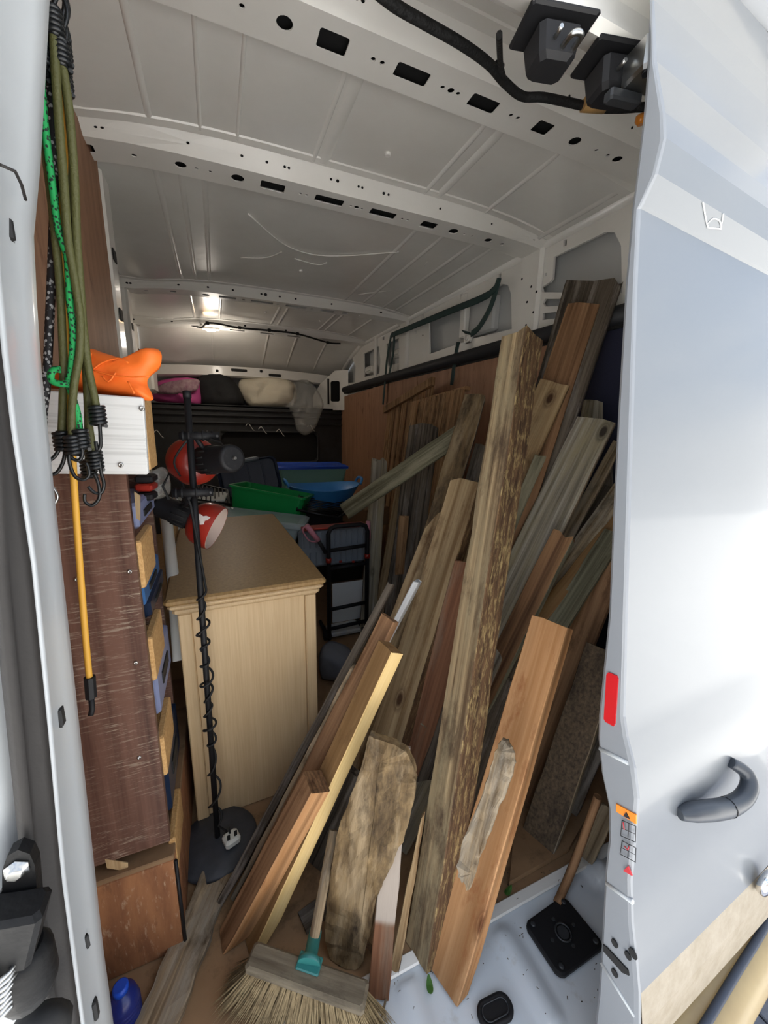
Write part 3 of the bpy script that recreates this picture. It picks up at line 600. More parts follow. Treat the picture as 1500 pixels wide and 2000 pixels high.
# ---- rear header over the doors
q = MB(); prof = [(.145, 2.16), (.135, 1.88), (.105, 1.815), (.115, 1.80), (.17, 1.835), (.20, 1.86), (.215, 1.95), (.235, 2.12)]
q.grid([[(x, y, z) for y, z in prof] for x in [-1.05+i*.25 for i in range(9)]], smooth=False); hdr = struct('trim_7', q, M['inner'])
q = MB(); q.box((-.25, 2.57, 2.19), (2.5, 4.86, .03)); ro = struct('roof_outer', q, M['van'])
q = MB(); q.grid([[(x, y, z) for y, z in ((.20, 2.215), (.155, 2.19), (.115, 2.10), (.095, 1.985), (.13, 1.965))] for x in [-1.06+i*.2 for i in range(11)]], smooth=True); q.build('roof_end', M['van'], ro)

# ================================================================== REAR DOOR (closed leaf)
UD = Vector((.9965, .067, -.04)).normalized()
edge_px = [(1278, 0), (1283, 120), (1300, 220), (1302, 270), (1285, 340), (1257, 400), (1252, 408), (1245, 560), (1238, 800), (1232, 1000), (1226, 1200), (1222, 1400), (1228, 1440), (1243, 1500), (1250, 1560), (1243, 1640), (1236, 1720), (1238, 1800), (1247, 1880), (1252, 1940), (1252, 2000)]
inner_px = [(1270, 0), (1266, 120), (1258, 220), (1252, 270), (1244, 340), (1236, 400), (1235, 408), (1222, 560), (1208, 800), (1198, 1000), (1190, 1200), (1170, 1400), (1169, 1445), (1175, 1510), (1190, 1580), (1190, 1640), (1183, 1700), (1178, 1800), (1174, 1880), (1170, 1940), (1163, 2000)]
XD = -.05
E_ = [at(a, b, x=XD) for a, b in edge_px]
I_ = [at(a, b, x=XD-.004) for a, b in inner_px]
top = [Vector((XD, .080, 1.95)), Vector((XD, .045, 1.84))]
low = [Vector((XD, E_[-1].y-.004, .19)), Vector((XD, E_[-1].y+.01, .12))]
E_ = top+E_+low; I_ = [Vector((XD-.004, .084, 1.95)), Vector((XD-.004, .05, 1.84))]+I_+[Vector((XD-.004, I_[-1].y, .08)), Vector((XD-.004, I_[-1].y, .04))]
door = thing('van_door', (.35, -.05, .05), 'closed white right rear van door with a dark handle', 'van door')
nU = 12; Wd = .80
kdust = next(i for i, e in enumerate(E_) if e.z < .315)
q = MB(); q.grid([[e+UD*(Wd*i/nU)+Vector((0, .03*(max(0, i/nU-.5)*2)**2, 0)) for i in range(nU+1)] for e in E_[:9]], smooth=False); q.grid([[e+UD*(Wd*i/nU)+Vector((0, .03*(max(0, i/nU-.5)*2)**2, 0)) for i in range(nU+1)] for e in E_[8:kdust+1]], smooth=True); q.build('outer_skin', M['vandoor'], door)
# dusty lower skin, which falls away towards the bumper
q = MB(); dl = [E_[kdust], E_[kdust]+Vector((0, -.012, -.06)), E_[kdust]+Vector((0, -.012, -.16)), E_[kdust]+Vector((0, .01, -.22))]
q.grid([[e+UD*(Wd*i/nU) for i in range(nU+1)] for e in dl], smooth=False); q.build('lower_skin', M['dust'], door)
q = MB(); rows = []
for e, i_ in zip(E_, I_): rows.append([e, e+Vector((-.003, .002, 0)), e*.92+i_*.08+Vector((-.004, .003, 0)), i_+Vector((0, -.003, 0)), i_+Vector((.004, .003, 0)), i_+Vector((.05, .02, 0))])
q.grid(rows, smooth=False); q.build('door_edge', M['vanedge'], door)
q = MB(); q.grid([[i_+Vector((.03, .012, 0)), i_+UD*.74+Vector((0, .06, 0))] for i_ in I_], smooth=False); q.build('inner_panel', M['inner'], door)
def edge_pt(px, py, out=.0025): return at(px, py, x=XD-.0045-out)
def decal(name, pts, m, parent, out=.002):
    q = MB(); k = [q.vert(edge_pt(a, b, out)) for a, b in pts]; k2 = [q.vert(edge_pt(a, b, out)+Vector((.0025, 0, 0))) for a, b in pts]
    q.face(k, 0); q.face(k2[::-1], 0)
    for i in range(len(k)): q.face((k[i], k[(i+1) % len(k)], k2[(i+1) % len(k)], k2[i]), 0)
    return q.build(name, m, parent)
tag(decal('reflector', [(1184, 1318), (1188, 1313), (1204, 1320), (1207, 1326), (1201, 1414), (1198, 1419), (1182, 1410), (1179, 1404)], M['red'], door), 'red reflector strip')
decal('warning_sticker', [(1203, 1570), (1242, 1592), (1242, 1610), (1203, 1585)], M['orangesticker'], door)
decal('warning_mark', [(1222, 1587), (1229, 1600), (1217, 1594)], M['print'], door, .004)
for a in ([(1215, 1602), (1242, 1614), (1241, 1645), (1212, 1632)], [(1215, 1642), (1242, 1656), (1241, 1684), (1211, 1668)]):
    q = MB(); P = [edge_pt(*p, .003) for p in a]
    for i in range(4): q.tube([P[i], P[(i+1) % 4]], .0007, 4)
    q.tube([(P[0]+P[1])/2, (P[2]+P[3])/2], .0006, 4); q.tube([P[0]*.5+P[3]*.5, P[1]*.5+P[2]*.5], .0005, 4); q.build('instruction_drawing', M['print'], door)
for a in ([(1217, 1606), (1219, 1620)], [(1219, 1652), (1226, 1660), (1228, 1654)]):
    q = MB(); q.tube([edge_pt(*p, .004) for p in a], .0011, 4); q.build('arrow_mark', M['redprint'], door)
decal('warning_triangle', [(1226, 1692), (1234, 1711), (1217, 1701)], M['redprint'], door, .003)
for (px, py, rr) in [(1201, 1842, .006), (1227, 1866, .006), (1237, 1862, .0075), (1201, 1900, .006)]:
    q = MB(); p = edge_pt(px, py, .001); q.lathe(p, (-1, 0, 0), [(rr, 0), (rr, .002)], 12); q.build('edge_hole', M['matblack'], door)
decal('latch_slot', [(1177, 1845), (1184, 1850), (1226, 1895), (1228, 1906), (1215, 1900), (1178, 1858)], M['matblack'], door, .002)
# ribs pressed across the edge
for a, b in (((1172, 1462), (1228, 1490)), ((1185, 1725), (1236, 1762)), ((1175, 1880), (1240, 1985))):
    q = MB(); q.tube([edge_pt(*a, -.001), edge_pt(*b, -.001)], .004, 6); q.build('edge_swage', M['jamb'], door)
# creases on the skin
def skin_pt(px, py, out=0.0):
    best = None
    for e0, e1 in zip(E_, E_[1:]):
        n = (e1-e0).cross(UD).normalized()
        p = on_plane(px, py, e0, n); t = (p-e0-UD*((p-e0).dot(UD))).dot((e1-e0))/(e1-e0).length_squared
        if -.02 <= t <= 1.02: best = (p, n)
    p, n = best
    if n.dot(CAM-p) < 0: n = -n
    return p+n*out, n
# handle
hnd = [(1322, 1586), (1335, 1576), (1358, 1566), (1388, 1556), (1414, 1538), (1430, 1514), (1434, 1496), (1424, 1487)]
q = MB(); P = []; O = [.004, .012, .020, .026, .029, .027, .018, .002]
base_p, base_n = skin_pt(1380, 1520)
for (a, b), o in zip(hnd, O): P.append(on_plane(a, b, base_p, base_n)+base_n*o)
q.tube(P, [.010, .015, .017, .0165, .0155, .0145, .013, .010], 12, smoothpath=5); hb = q.build('handle', M['handle'], door)
q = MB(); c = P[3]; q.lathe(c-(P[4]-P[2]).normalized()*.001, P[4]-P[2], [(.0172, 0), (.0172, .0015)], 16); q.build('handle_seam', M['black'], hb)
# chrome badge at the far lower edge
p, n = skin_pt(1496, 1690); p = on_plane(1494, 1722, E_[kdust]+Vector((0, -.012, -.1)), Vector((.067, -.9965, 0)))
q = MB(); q.lathe(p, (0, -1, 0), [(.026, -.004), (.028, .004), (.026, .010), (.016, .013), (.001, .014)], 24); bd = q.build('badge', M['chrome'], door)
# scraped paint scribble on the upper crease
for pts in ([(1372, 395), (1378, 430), (1382, 445)], [(1382, 436), (1392, 427), (1404, 431), (1408, 443)], [(1412, 417), (1408, 440), (1406, 447)], [(1384, 445), (1398, 446), (1408, 447)]):
    q = MB(); q.tube([skin_pt(a, b, .0008)[0] for a, b in pts], .0012, 4, smoothpath=3); q.build('paint_scrape', M['paper'], door)
# ---- body corner right of the door leaf
q = MB(); rows = []
for e in [Vector((0, .12, 2.2))]+E_+[Vector((0, E_[-1].y+.02, -.25))]:
    y0 = e.y+.093
    rows.append([(.752, y0+.05, e.z), (.754, y0, e.z), (.80, y0+.004, e.z), (.90, y0+.025, e.z), (.955, y0+.07, e.z), (.972, y0+.15, e.z), (.972, 2.5, e.z), (.972, 4.9, e.z)])
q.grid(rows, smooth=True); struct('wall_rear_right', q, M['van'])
# ---- bumper below
SP = [at(1375, 2000, z=.085), at(1440, 1893, z=.085), at(1500, 1795, z=.085)]
SP = crom([SP[0]+(SP[0]-SP[1])*1.5, SP[0], SP[1], SP[2], SP[2]+(SP[2]-SP[1])*2.2+Vector((0, .01, 0)), SP[2]+(SP[2]-SP[1])*5+Vector((0, .06, 0))], 4)
bp = MB(); bp.grid([[p+Vector((0, dy, dz)) for dy, dz in ((.10, .0), (.02, .0), (-.010, -.010), (-.030, -.024), (-.044, -.050), (-.042, -.09), (-.01, -.12))] for p in SP]); bumper = bp.build('rear_bumper', M['bumper']); tag(bumper, 'tan rear bumper below the white van door', 'bumper')
q = MB(); q.tube([p+Vector((0, -.002, .006)) for p in SP], .0075, 8); q.build('rubber_strip', M['gap'], bumper)

# ================================================================== LEFT HINGE
def hp(px, py, y=-.08): return at(px, py, y=y)
q = MB(); pl = [hp(a, b, -.075) for a, b in [(4, 1700), (14, 1672), (35, 1660), (58, 1668), (68, 1690), (72, 1740), (78, 1800), (74, 1850), (60, 1868), (20, 1860), (-20, 1840), (-20, 1780), (4, 1740)]]
k = [q.vert(p) for p in pl]; k2 = [q.vert(p+Vector((0, .012, 0))) for p in pl]; q.face(k); q.face(k2[::-1])
for i in range(len(k)): q.face((k[i], k[(i+1) % len(k)], k2[(i+1) % len(k)], k2[i]))
hg = q.build('hinge_bracket', M['hinge'], jamb); hg['label'] = 'grimy black hinge bracket'
q = MB(); q.lathe(hp(34, 1697, -.075), (0, -1, 0), [(.010, 0), (.010, .002), (.0065, .003), (.0065, .006), (.005, .007)], 6); q.build('bolt', M['steel'], hg)
q = MB(); a = hp(40, 1800, -.085); q.box(a+Vector((-.008, -.005, 0)), (.05, .03, .055), bev=.004, rot=Matrix.Rotation(.3, 3, 'Y')); q.build('hinge_knuckle', M['hinge'], hg)
q = MB(); a = hp(48, 1895, -.08); q.lathe(a+Vector((.004, -.006, -.02)), (0, 0, 1), [(.018, 0), (.022, .012), (.022, .045), (.016, .055)], 16); q.build('hinge_pivot', M['hinge'], hg)
q = MB(); P = []
for i in range(90):
    t = i/89*8*2*math.pi; c = hp(-6, 1880+i*.9, -.10); P.append(c+Vector((math.cos(t)*.014, math.sin(t)*.014, 0)))
q.tube(P, .0022, 5); q.build('spring', M['steel'], hg)
q = MB(); q.lathe(hp(85, 1990, -.075), (0, -1, 0), [(.024, 0), (.026, .012), (.020, .022), (.01, .024)], 16); q.build('rubber_stop', M['matblack'], hg)

# ================================================================== REAR HEADER FITTINGS
def striker(pxc, label, turn, zz):
    c = at(*pxc, z=zz); t = thing('door_striker', c, label, 'striker', 'door strikers under the rear header')
    Rm = rotz(turn)
    q = MB(); q.box(c+Vector((0, 0, .012)), (.108, .078, .008), Rm, bev=.003); q.build('mounting_plate', M['black'], t)
    q = MB(); q.box(c+Vector((0, 0, -.018)), (.068, .062, .046), Rm, bev=.007, taper=.86); q.build('housing', M['black'], t)
    q = MB(); L = lambda x, y, z: c+Rm@Vector((x, y, z))
    q.tube([L(.004, -.012, -.027), L(.004, -.045, -.030), L(.009, -.052, -.030), L(.016, -.052, -.030), L(.021, -.045, -.030), L(.021, -.012, -.027)], .004, 8, smoothpath=4); q.build('steel_loop', M['steel'], t)
    q = MB(); q.tube([L(-.010, -.028, -.02), L(-.010, -.046, -.02)], .003, 8); q.build('steel_pin', M['steel'], t)
striker((1078, 78), 'black striker housing with a bright steel loop under the rear header', -14, 1.79)
striker((1196, 138), 'black striker housing nearer the white door, beside the grey latch', -14, 1.79)
c = at(1245, 130, z=1.765)
lt = thing('door_latch', c, 'grey steel latch plate at the top of the white door', 'latch')
q = MB(); q.box(c+Vector((.02, -.01, 0)), (.07, .05, .045), rotz(-10), bev=.004); q.build('latch_body', M['steel'], lt)
for dx in (-.005, .018):
    q = MB(); q.lathe(c+Vector((dx, -.02, -.022)), (0, -.3, -1), [(.006, 0), (.006, .004)], 8); q.build('rivet', M['black'], lt)
q = MB(); q.box(c+Vector((.0, .02, -.03)), (.06, .02, .016), rotz(-10), bev=.003); q.build('latch_tongue', M['darkpl'], lt)
# wiring loom along the header
lp = [(720, -30, 1.93), (770, 10, 1.93), (830, 45, 1.94), (900, 85, 1.95), (955, 125, 1.96), (985, 160, 1.97), (1020, 188, 1.975), (1060, 190, 1.975), (1110, 200, 1.975), (1160, 210, 1.975), (1215, 212, 1.98), (1300, 205, 1.99)]
q = MB(); q.tube([at(a, b, z=z) for a, b, z in lp], .0095, 10, smoothpath=5)
loom = q.build('wiring_loom', M['loom']); tag(loom, 'thick black taped wiring loom sagging under the roof by the strikers', 'wiring')
q = MB(); q.tube([at(975, 68, z=1.88), at(976, 100, z=1.92), at(978, 130, z=1.955), at(984, 155, z=1.968)], .006, 8, smoothpath=4); q.build('branch_wire', M['loom'], loom)
q = MB(); q.tube([at(1140, 203, z=1.972), at(1184, 206, z=1.972)], .019, 10, flat=((0, 1, 0), .7)); q.build('tape_band', M['tape'], loom)
q = MB(); q.lathe(at(1252, 225, z=1.99), (.2, 0, -1), [(.012, 0), (.014, .01), (.008, .02)], 12); o = q.build('amber_lens', M['amber']); tag(o, 'small amber plastic lens beside the top of the white door', 'lens')

# ================================================================== TIMBER
def pt(s):
    px, py, k, v = s; return at(px, py, **{k: v})
PLANKS = []
def plank(label, B, T, w, t, phi, mt, side=None, name='plank', jag=(0, .006), skew=(0, 0), group='timber leaning against the right wall', wob=.0015, uh=None, cat='plank', taper=(1, 1), zmin=.004, xmax=.785, parent=None, seg=9, bowv=0):
    """board whose front face runs from pixel B to pixel T; phi turns its width in plan (0 = towards the doors, 90 = across)"""
    b, e = pt(B), pt(T); L = (e-b).length
    u0 = Vector(uh) if uh else Vector((math.sin(math.radians(phi)), -math.cos(math.radians(phi)), 0))
    a, u, n = frame(e-b, u0)
    if n.dot(CAM-(b+e)/2) < 0: n = -n
    q = MB(); rs = []; ch = min(.002, t*.2, w*.2); rnd = random.Random(int(B[0]*7+T[1]*13+w*1e4))
    sec = [(-w/2, -ch, 3), (-w/2+ch, 0, 0), (-w/6, 0, 0), (w/6, 0, 0), (w/2-ch, 0, 0), (w/2, -ch, 1), (w/2, -t/2, 1), (w/2, -t+ch, 1), (w/2-ch, -t, 2), (-w/2+ch, -t, 2), (-w/2, -t+ch, 3), (-w/2, -t/2, 3)]
    off = Vector((rnd.random()*20, rnd.random()*20, rnd.random()*20))
    for i in range(seg+1):
        f = i/seg; tp = taper[0]+(taper[1]-taper[0])*f; ring = []
        eds = [rnd.uniform(-wob, wob) for _ in range(4)]
        for x, y, sd in sec:
            s = f*L; end = 0
            if i == 0: s += skew[0]*x/w*1.0 + rnd.uniform(-jag[0], jag[0])
            if i == seg: s += skew[1]*x/w*1.0 + rnd.uniform(-jag[1], jag[1])
            X = x*tp+(eds[1] if x > w*.3 else eds[3] if x < -w*.3 else 0)
            p = b+a*s+u*X+n*(y+rnd.uniform(-wob, wob)*.4+bowv*math.sin(f*math.pi))
            p.z = max(p.z, zmin+.0003*abs(y)); p.x = min(p.x, xmax)
            ring.append(q.vert(p, Vector((x, y, s))+off))
        rs.append(ring)
    m = len(sec); ms = [mt]; smap = {0: 0, 1: 0, 2: 0, 3: 0}
    for sd, mm in (side or {}).items():
        ms.append(mm); smap[sd] = len(ms)-1
    sides = [3, 0, 0, 0, 0, 1, 1, 1, 2, 2, 3, 3]
    sides = [0 if i in (1, 2, 3) else sides[i] for i in range(m)]
    for r0, r1 in zip(rs, rs[1:]):
        for j in range(m):
            sd = {0: 0, 1: 0, 2: 0, 3: 0, 4: 1, 5: 1, 6: 1, 7: 2, 8: 2, 9: 3, 10: 3, 11: 3}[j]
            q.face((r0[j], r0[(j+1) % m], r1[(j+1) % m], r1[j]), smap[sd])
    q.face(rs[0][::-1], smap.get(4, 0)); q.face(rs[-1], smap.get(4, 0))
    o = q.build(name, ms, parent, origin=None if parent else b)
    if parent is None: tag(o, label, cat, group)
    PLANKS.append((o.name, label, b, e, L, depth(b), depth(e)))
    return o
w_ = W
# half-painted board gets its own two-tone material
def halfpaint():
    m = W['redbrown'].copy(); m.name = 'half_stained_timber'; t = m.node_tree; b = t.nodes['Principled BSDF']; src = b.inputs['Base Color'].links[0].from_socket
    A = N(t, 'ShaderNodeTexCoord'); sp = N(t, 'ShaderNodeSeparateXYZ'); lk(t, A.outputs['Object'], sp.inputs[0])
    r = ramp(t, [(.135, (0, 0, 0)), (.145, (1, 1, 1))]); lk(t, sp.outputs['Z'], r.inputs[0])
    q = N(t, 'ShaderNodeMix', data_type='RGBA'); lk(t, r.outputs[0], q.inputs[0]); lk(t, src, q.inputs[6]); q.inputs[7].default_value = (*h('#a2968a'), 1); lk(t, q.outputs[2], b.inputs['Base Color'])
    return m
W['half'] = halfpaint()
post = plank('thick weathered square post with a flaking dark side, tallest at the front', (812, 1872, 'z', 0), (1003, 650, 'c', 1.05), .078, .078, 10, w_['post'], side={1: w_['postbark']}, name='fence_post', jag=(0, .006), cat='post', wob=.0025, seg=14)
plank('clean reddish plank with knots, front right, tip on the white floor', (862, 1925, 'z', 0), (1071, 1213, 'c', .97), .092, .040, 14, w_['red'], side={1: w_['red']}, jag=(0, .003), wob=.001)
plank('freshly sawn pale yellow beam leaning above the broom', (482, 1848, 'z', 0), (752, 1262, 'c', .93), .056, .040, 14, w_['tan'], side={1: w_['pine']}, name='beam', cat='beam', jag=(0, .001), wob=.0006)
plank('short orange-brown beam with a dark sawn end, left of the pale beam', (432, 1842, 'z', 0), (600, 1528, 'c', .88), .056, .050, 12, w_['brown'], side={1: w_['red'], 4: w_['ringed']}, name='beam', cat='beam', jag=(0, .001), wob=.0006)
plank('red-brown batten standing just behind the pale beam', (470, 1770, 'z', 0), (757, 1207, 'c', 1.0), .044, .03, 35, w_['brown'], jag=(0, .002))
plank('long thin dark board nearest the oak cabinet', (418, 1787, 'z', 0), (763, 1140, 'c', 1.22), .020, .06, 60, w_['dark'], jag=(.004, .004), bowv=.0)
plank('thin grey batten with pale edge beside the long dark board', (452, 1760, 'z', 0), (688, 1306, 'c', 1.03), .014, .03, 45, w_['greybrown'])
plank('half stained board, red-brown below and bare grey above, behind the bark slab', (738, 1955, 'z', 0), (782, 1462, 'c', .90), .046, .02, 60, w_['half'])
plank('slim pale splintered stake left of the tall post', (770, 1900, 'z', 0), (826, 1592, 'c', .93), .020, .014, 50, w_['pale'], taper=(1.2, .4), jag=(.01, .01), name='stake', cat='stake')
plank('wide pale plank with a bark edge, left of the tall post', (690, 1650, 'z', 0), (908, 938, 'c', 1.34), .112, .055, 28, w_['pale'], side={1: w_['barkedge']}, jag=(.0, .012), wob=.003)
plank('narrow brown plank tucked behind the wide pale plank', (635, 1610, 'z', 0), (885, 945, 'c', 1.48), .085, .028, 50, w_['pale'], jag=(0, .01))
plank('dark red-brown plank between the wide pale plank and the tall post', (768, 1620, 'z', 0), (915, 1100, 'c', 1.22), .085, .026, 45, w_['redbrown'])
plank('white painted edge of a board beside the wide pale plank', (548, 1650, 'z', 0), (812, 1136, 'c', 1.16), .016, .05, 50, w_['white'], jag=(.003, .006), wob=.001)
plank('rough brown plank with a crumbly face, top left of the tall post', (690, 1580, 'z', 0), (928, 772, 'c', 1.55), .085, .04, 55, w_['bark'], side={1: w_['greybrown']}, jag=(0, .01), wob=.003)
plank('dark grey offcut just left of the post at mid height', (800, 1400, 'c', 1.35), (945, 870, 'c', 1.55), .07, .02, 60, w_['dark'])
# right-hand side of the heap
plank('wide reddish board near the top right, in front of the dark rough board', (818, 1570, 'z', 0), (1140, 592, 'x', .66), .112, .024, 42, w_['brown'], jag=(0, .004))
plank('dark rough-ended board behind the wide reddish board', (845, 1550, 'z', 0), (1138, 556, 'x', .715), .13, .026, 42, w_['dark'], jag=(0, .035), wob=.003)
plank('dark grey plank with rough top, rightmost of the tall ones', (838, 1555, 'z', 0), (1186, 556, 'x', .74), .10, .03, 36, w_['dark'], jag=(0, .03))
plank('light brown board with square top right of the tall post', (705, 1580, 'z', 0), (1084, 747, 'c', 1.40), .105, .026, 48, w_['pale'], jag=(0, .003))
plank('short greenish lath right of the tall post', (830, 1420, 'c', 1.2), (1056, 890, 'c', 1.32), .038, .016, 50, w_['olive'])
plank('wide grey weathered plank with a knot, right of the post', (762, 1645, 'z', 0), (1164, 818, 'c', 1.36), .125, .026, 34, w_['grey'], side={1: w_['greybrown']}, jag=(0, .004))
plank('grey plank with pale top peeping out beside the white door', (800, 1590, 'z', 0), (1186, 784, 'c', 1.62), .10, .024, 34, w_['grey'], jag=(0, .004))
plank('thin brown lath right beside the wide grey plank', (905, 1420, 'c', 1.24), (1208, 862, 'c', 1.50), .04, .02, 30, w_['greybrown'])
plank('second thin lath behind the grey plank, closer to the door', (925, 1420, 'c', 1.3), (1216, 900, 'c', 1.58), .04, .02, 30, w_['dark'])
plank('brown plank with wavy ring grain below the wide grey plank', (822, 1605, 'z', 0), (1098, 1045, 'c', 1.20), .068, .03, 26, w_['ringed'], side={1: w_['olive']}, jag=(0, .012))
plank('brown board running up to the door edge at mid height, upper of two', (985, 1275, 'c', 1.3), (1215, 950, 'c', 1.42), .06, .02, 30, w_['greybrown'])
plank('tan board running up to the door edge at mid height, lower of two', (970, 1305, 'c', 1.25), (1220, 1000, 'c', 1.37), .05, .02, 24, w_['tan'])
plank('green-grey plank behind the clean reddish plank', (1035, 1300, 'c', 1.22), (1198, 1040, 'c', 1.33), .066, .02, 22, w_['olive'])
plank('brown knotty plank right of the clean reddish plank', (1010, 1565, 'z', 0), (1196, 1088, 'c', 1.30), .088, .024, 20, w_['brown'])
plank('dark dusty plank covered with sawdust near the white floor', (1046, 1655, 'z', 0), (1178, 1270, 'c', 1.15), .098, .028, 18, w_['sawdust'], side={1: w_['greybrown']}, jag=(0, .003))
plank('narrow dark plank behind the dusty plank by the door', (1100, 1590, 'z', 0), (1190, 1370, 'c', 1.2), .07, .02, 20, w_['dark'])
plank('short dark board end at the foot of the door edge', (1142, 1682, 'z', 0), (1188, 1580, 'c', 1.13), .04, .016, 20, w_['greybrown'])
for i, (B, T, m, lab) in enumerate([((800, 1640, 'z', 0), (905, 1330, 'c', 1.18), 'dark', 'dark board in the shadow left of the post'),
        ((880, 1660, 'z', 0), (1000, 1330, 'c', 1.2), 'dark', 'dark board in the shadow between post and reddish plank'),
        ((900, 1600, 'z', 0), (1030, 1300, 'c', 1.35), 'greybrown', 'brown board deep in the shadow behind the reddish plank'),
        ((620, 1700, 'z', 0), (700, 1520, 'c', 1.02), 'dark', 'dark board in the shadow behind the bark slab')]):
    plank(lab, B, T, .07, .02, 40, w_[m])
# the far group
plank('long green-grey board lying slantwise across the heap', (672, 999, 'c', 2.08), (905, 842, 'c', 1.74), .088, .022, 0, w_['olive'], uh=(.1, 0, 1), group='boards standing further in', jag=(.012, .006))
plank('broad dark weathered board upright at the back', (768, 1290, 'z', 0), (830, 832, 'c', 2.15), .165, .03, 75, w_['dark'], group='boards standing further in', jag=(0, .02), wob=.004)
plank('grey weathered stake with a broken top beside the black trolley', (718, 1240, 'z', 0), (742, 902, 'c', 2.25), .092, .025, 80, w_['grey'], group='boards standing further in', jag=(0, .03), wob=.003)
plank('pale thin slat right of the grey stake', (735, 1235, 'z', 0), (792, 905, 'c', 2.35), .06, .018, 75, w_['pale'], group='boards standing further in')
plank('second pale slat next to the broad dark board', (752, 1240, 'z', 0), (800, 950, 'c', 2.3), .04, .018, 75, w_['greybrown'], group='boards standing further in')
plank('third thin slat in front of the broad dark board foot', (768, 1260, 'z', 0), (790, 1010, 'c', 2.0), .05, .018, 75, w_['slat'], group='boards standing further in')
# loose pieces on the floor
plank('weathered plank lying flat on the plywood by the broom', (298, 2010, 'z', .022), (420, 1715, 'z', .022), .085, .018, 0, w_['greybrown'], uh=(.9, .35, 0), group='loose pieces on the floor', jag=(.02, .03), wob=.004, zmin=.003)
plank('thin dark lath on the plywood at the foot of the heap', (590, 1800, 'z', .012), (720, 1700, 'z', .012), .05, .01, 0, w_['dark'], uh=(.3, -.9, 0), group='loose pieces on the floor')
q = MB(); P = [pt(a) for a in [(995, 1722, 'z', .02), (1112, 1655, 'z', .02), (1165, 1560, 'z', .02), (1010, 1560, 'z', .02)]]
k = [q.vert(p) for p in P]; k2 = [q.vert(p-Vector((0, 0, .016))) for p in P]; q.face(k); q.face(k2[::-1])
for i in range(4): q.face((k[i], k[(i+1) % 4], k2[(i+1) % 4], k2[i]))
tag(q.build('plywood_offcut', W['floorply']), 'dark plywood offcut lying under the dusty plank', 'offcut', 'loose pieces on the floor')
q = MB(); q.tube([at(1088, 1764, z=.010), at(1120, 1690, z=.05), at(1168, 1556, c=1.0)], [.010, .011, .010], 8, smoothpath=3); tag(q.build('stick', W['brown']), 'round brown stick leaning beside the black floor plate', 'stick', 'loose pieces on the floor')
# ---- rough slabs traced on a leaning plane
def slab(name, label, outline, p0, n, thick, mt, rough=.004, cat='slab', group=None, rings=7, seed=0):
    O = [on_plane(a, b, p0, n) for a, b in outline]; O = crom(O+[O[0]], 4)[:-1]; c = sum(O, Vector())/len(O); n = n if n.dot(CAM-c) > 0 else -n
    up = max(((a_-b_) for a_ in O for b_ in O), key=lambda v_: v_.length).normalized(); uu = up.cross(n); q = MB(); fr = []; rnd = random.Random(seed)
    jit = [Vector((rnd.uniform(-1, 1), rnd.uniform(-1, 1), rnd.uniform(-1, 1)))*rough*.6 for _ in O]
    def g(p): d = p-c; return Vector((d.dot(uu), d.dot(n), d.dot(up)))+Vector((seed, 3, 5))
    for r in range(rings):
        s = 1-r/(rings-1)*.995; ring = []
        for k, p in enumerate(O):
            hl = max((o_-c).dot(up) for o_ in O)*.8; hm = min((o_-c).dot(up) for o_ in O)*.8; sp_ = c+up*max(hm, min(hl, (p-c).dot(up))); x = sp_+(p+jit[k]-sp_)*s; x = x+n*(noise.noise(x*45+Vector((seed, 0, 0)))*rough+noise.noise(x*14)*rough*1.3 if r else -.002); x.z = max(x.z, .004); ring.append(q.vert(x, g(x)))
        fr.append(ring)
    m = len(O)
    for a, b in zip(fr, fr[1:]):
        for j in range(m): q.face((a[j], a[(j+1) % m], b[(j+1) % m], b[j]))
    bk = []
    for k, p in enumerate(O): x = p+jit[k]-n*thick; x.z = max(x.z, .004); bk.append(q.vert(x, g(x)))
    for j in range(m): q.face((fr[0][j], fr[0][(j+1) % m], bk[(j+1) % m], bk[j]))
    q.face(bk[::-1]); o = q.build(name, mt); return tag(o, label, cat, group)
b0 = at(685, 1895, z=0); t0 = at(752, 1450, c=.83); n0 = (t0-b0).cross(Vector((1, -.75, 0))).normalized()
slab('bark_slab', 'broad slab of rough brown bark standing behind the broom', [(722, 1437), (752, 1452), (790, 1468), (808, 1512), (810, 1545), (798, 1600), (780, 1660), (752, 1715), (738, 1745), (728, 1790), (722, 1830), (700, 1890), (672, 1898), (640, 1868), (636, 1800), (645, 1720), (655, 1640), (672, 1590), (700, 1520)], b0, n0, .022, W['bark'], rough=.006, seed=3)
b0 = at(905, 1725, c=.80); t0 = at(982, 1445, c=.86); n0 = (t0-b0).cross(Vector((.35, -.9, 0))).normalized()
slab('wood_splinter', 'grey splintered sliver of wood lying on the clean reddish plank', [(984, 1440), (996, 1450), (1006, 1480), (996, 1520), (975, 1575), (950, 1640), (930, 1690), (915, 1738), (905, 1725), (893, 1705), (900, 1650), (925, 1590), (950, 1530), (965, 1470)], b0, n0, .006, W['greybrown'], rough=.004, seed=8, cat='splinter')
b0 = at(725, 1860, z=.03); n0 = Vector((.2, -1, .3)).normalized()
slab('bark_flake', 'small curled flake of bark by the foot of the bark slab', [(712, 1822), (722, 1840), (738, 1860), (735, 1875), (718, 1850), (700, 1860), (702, 1842)], b0, n0, .004, W['barkedge'], rough=.003, seed=5, cat='bark')
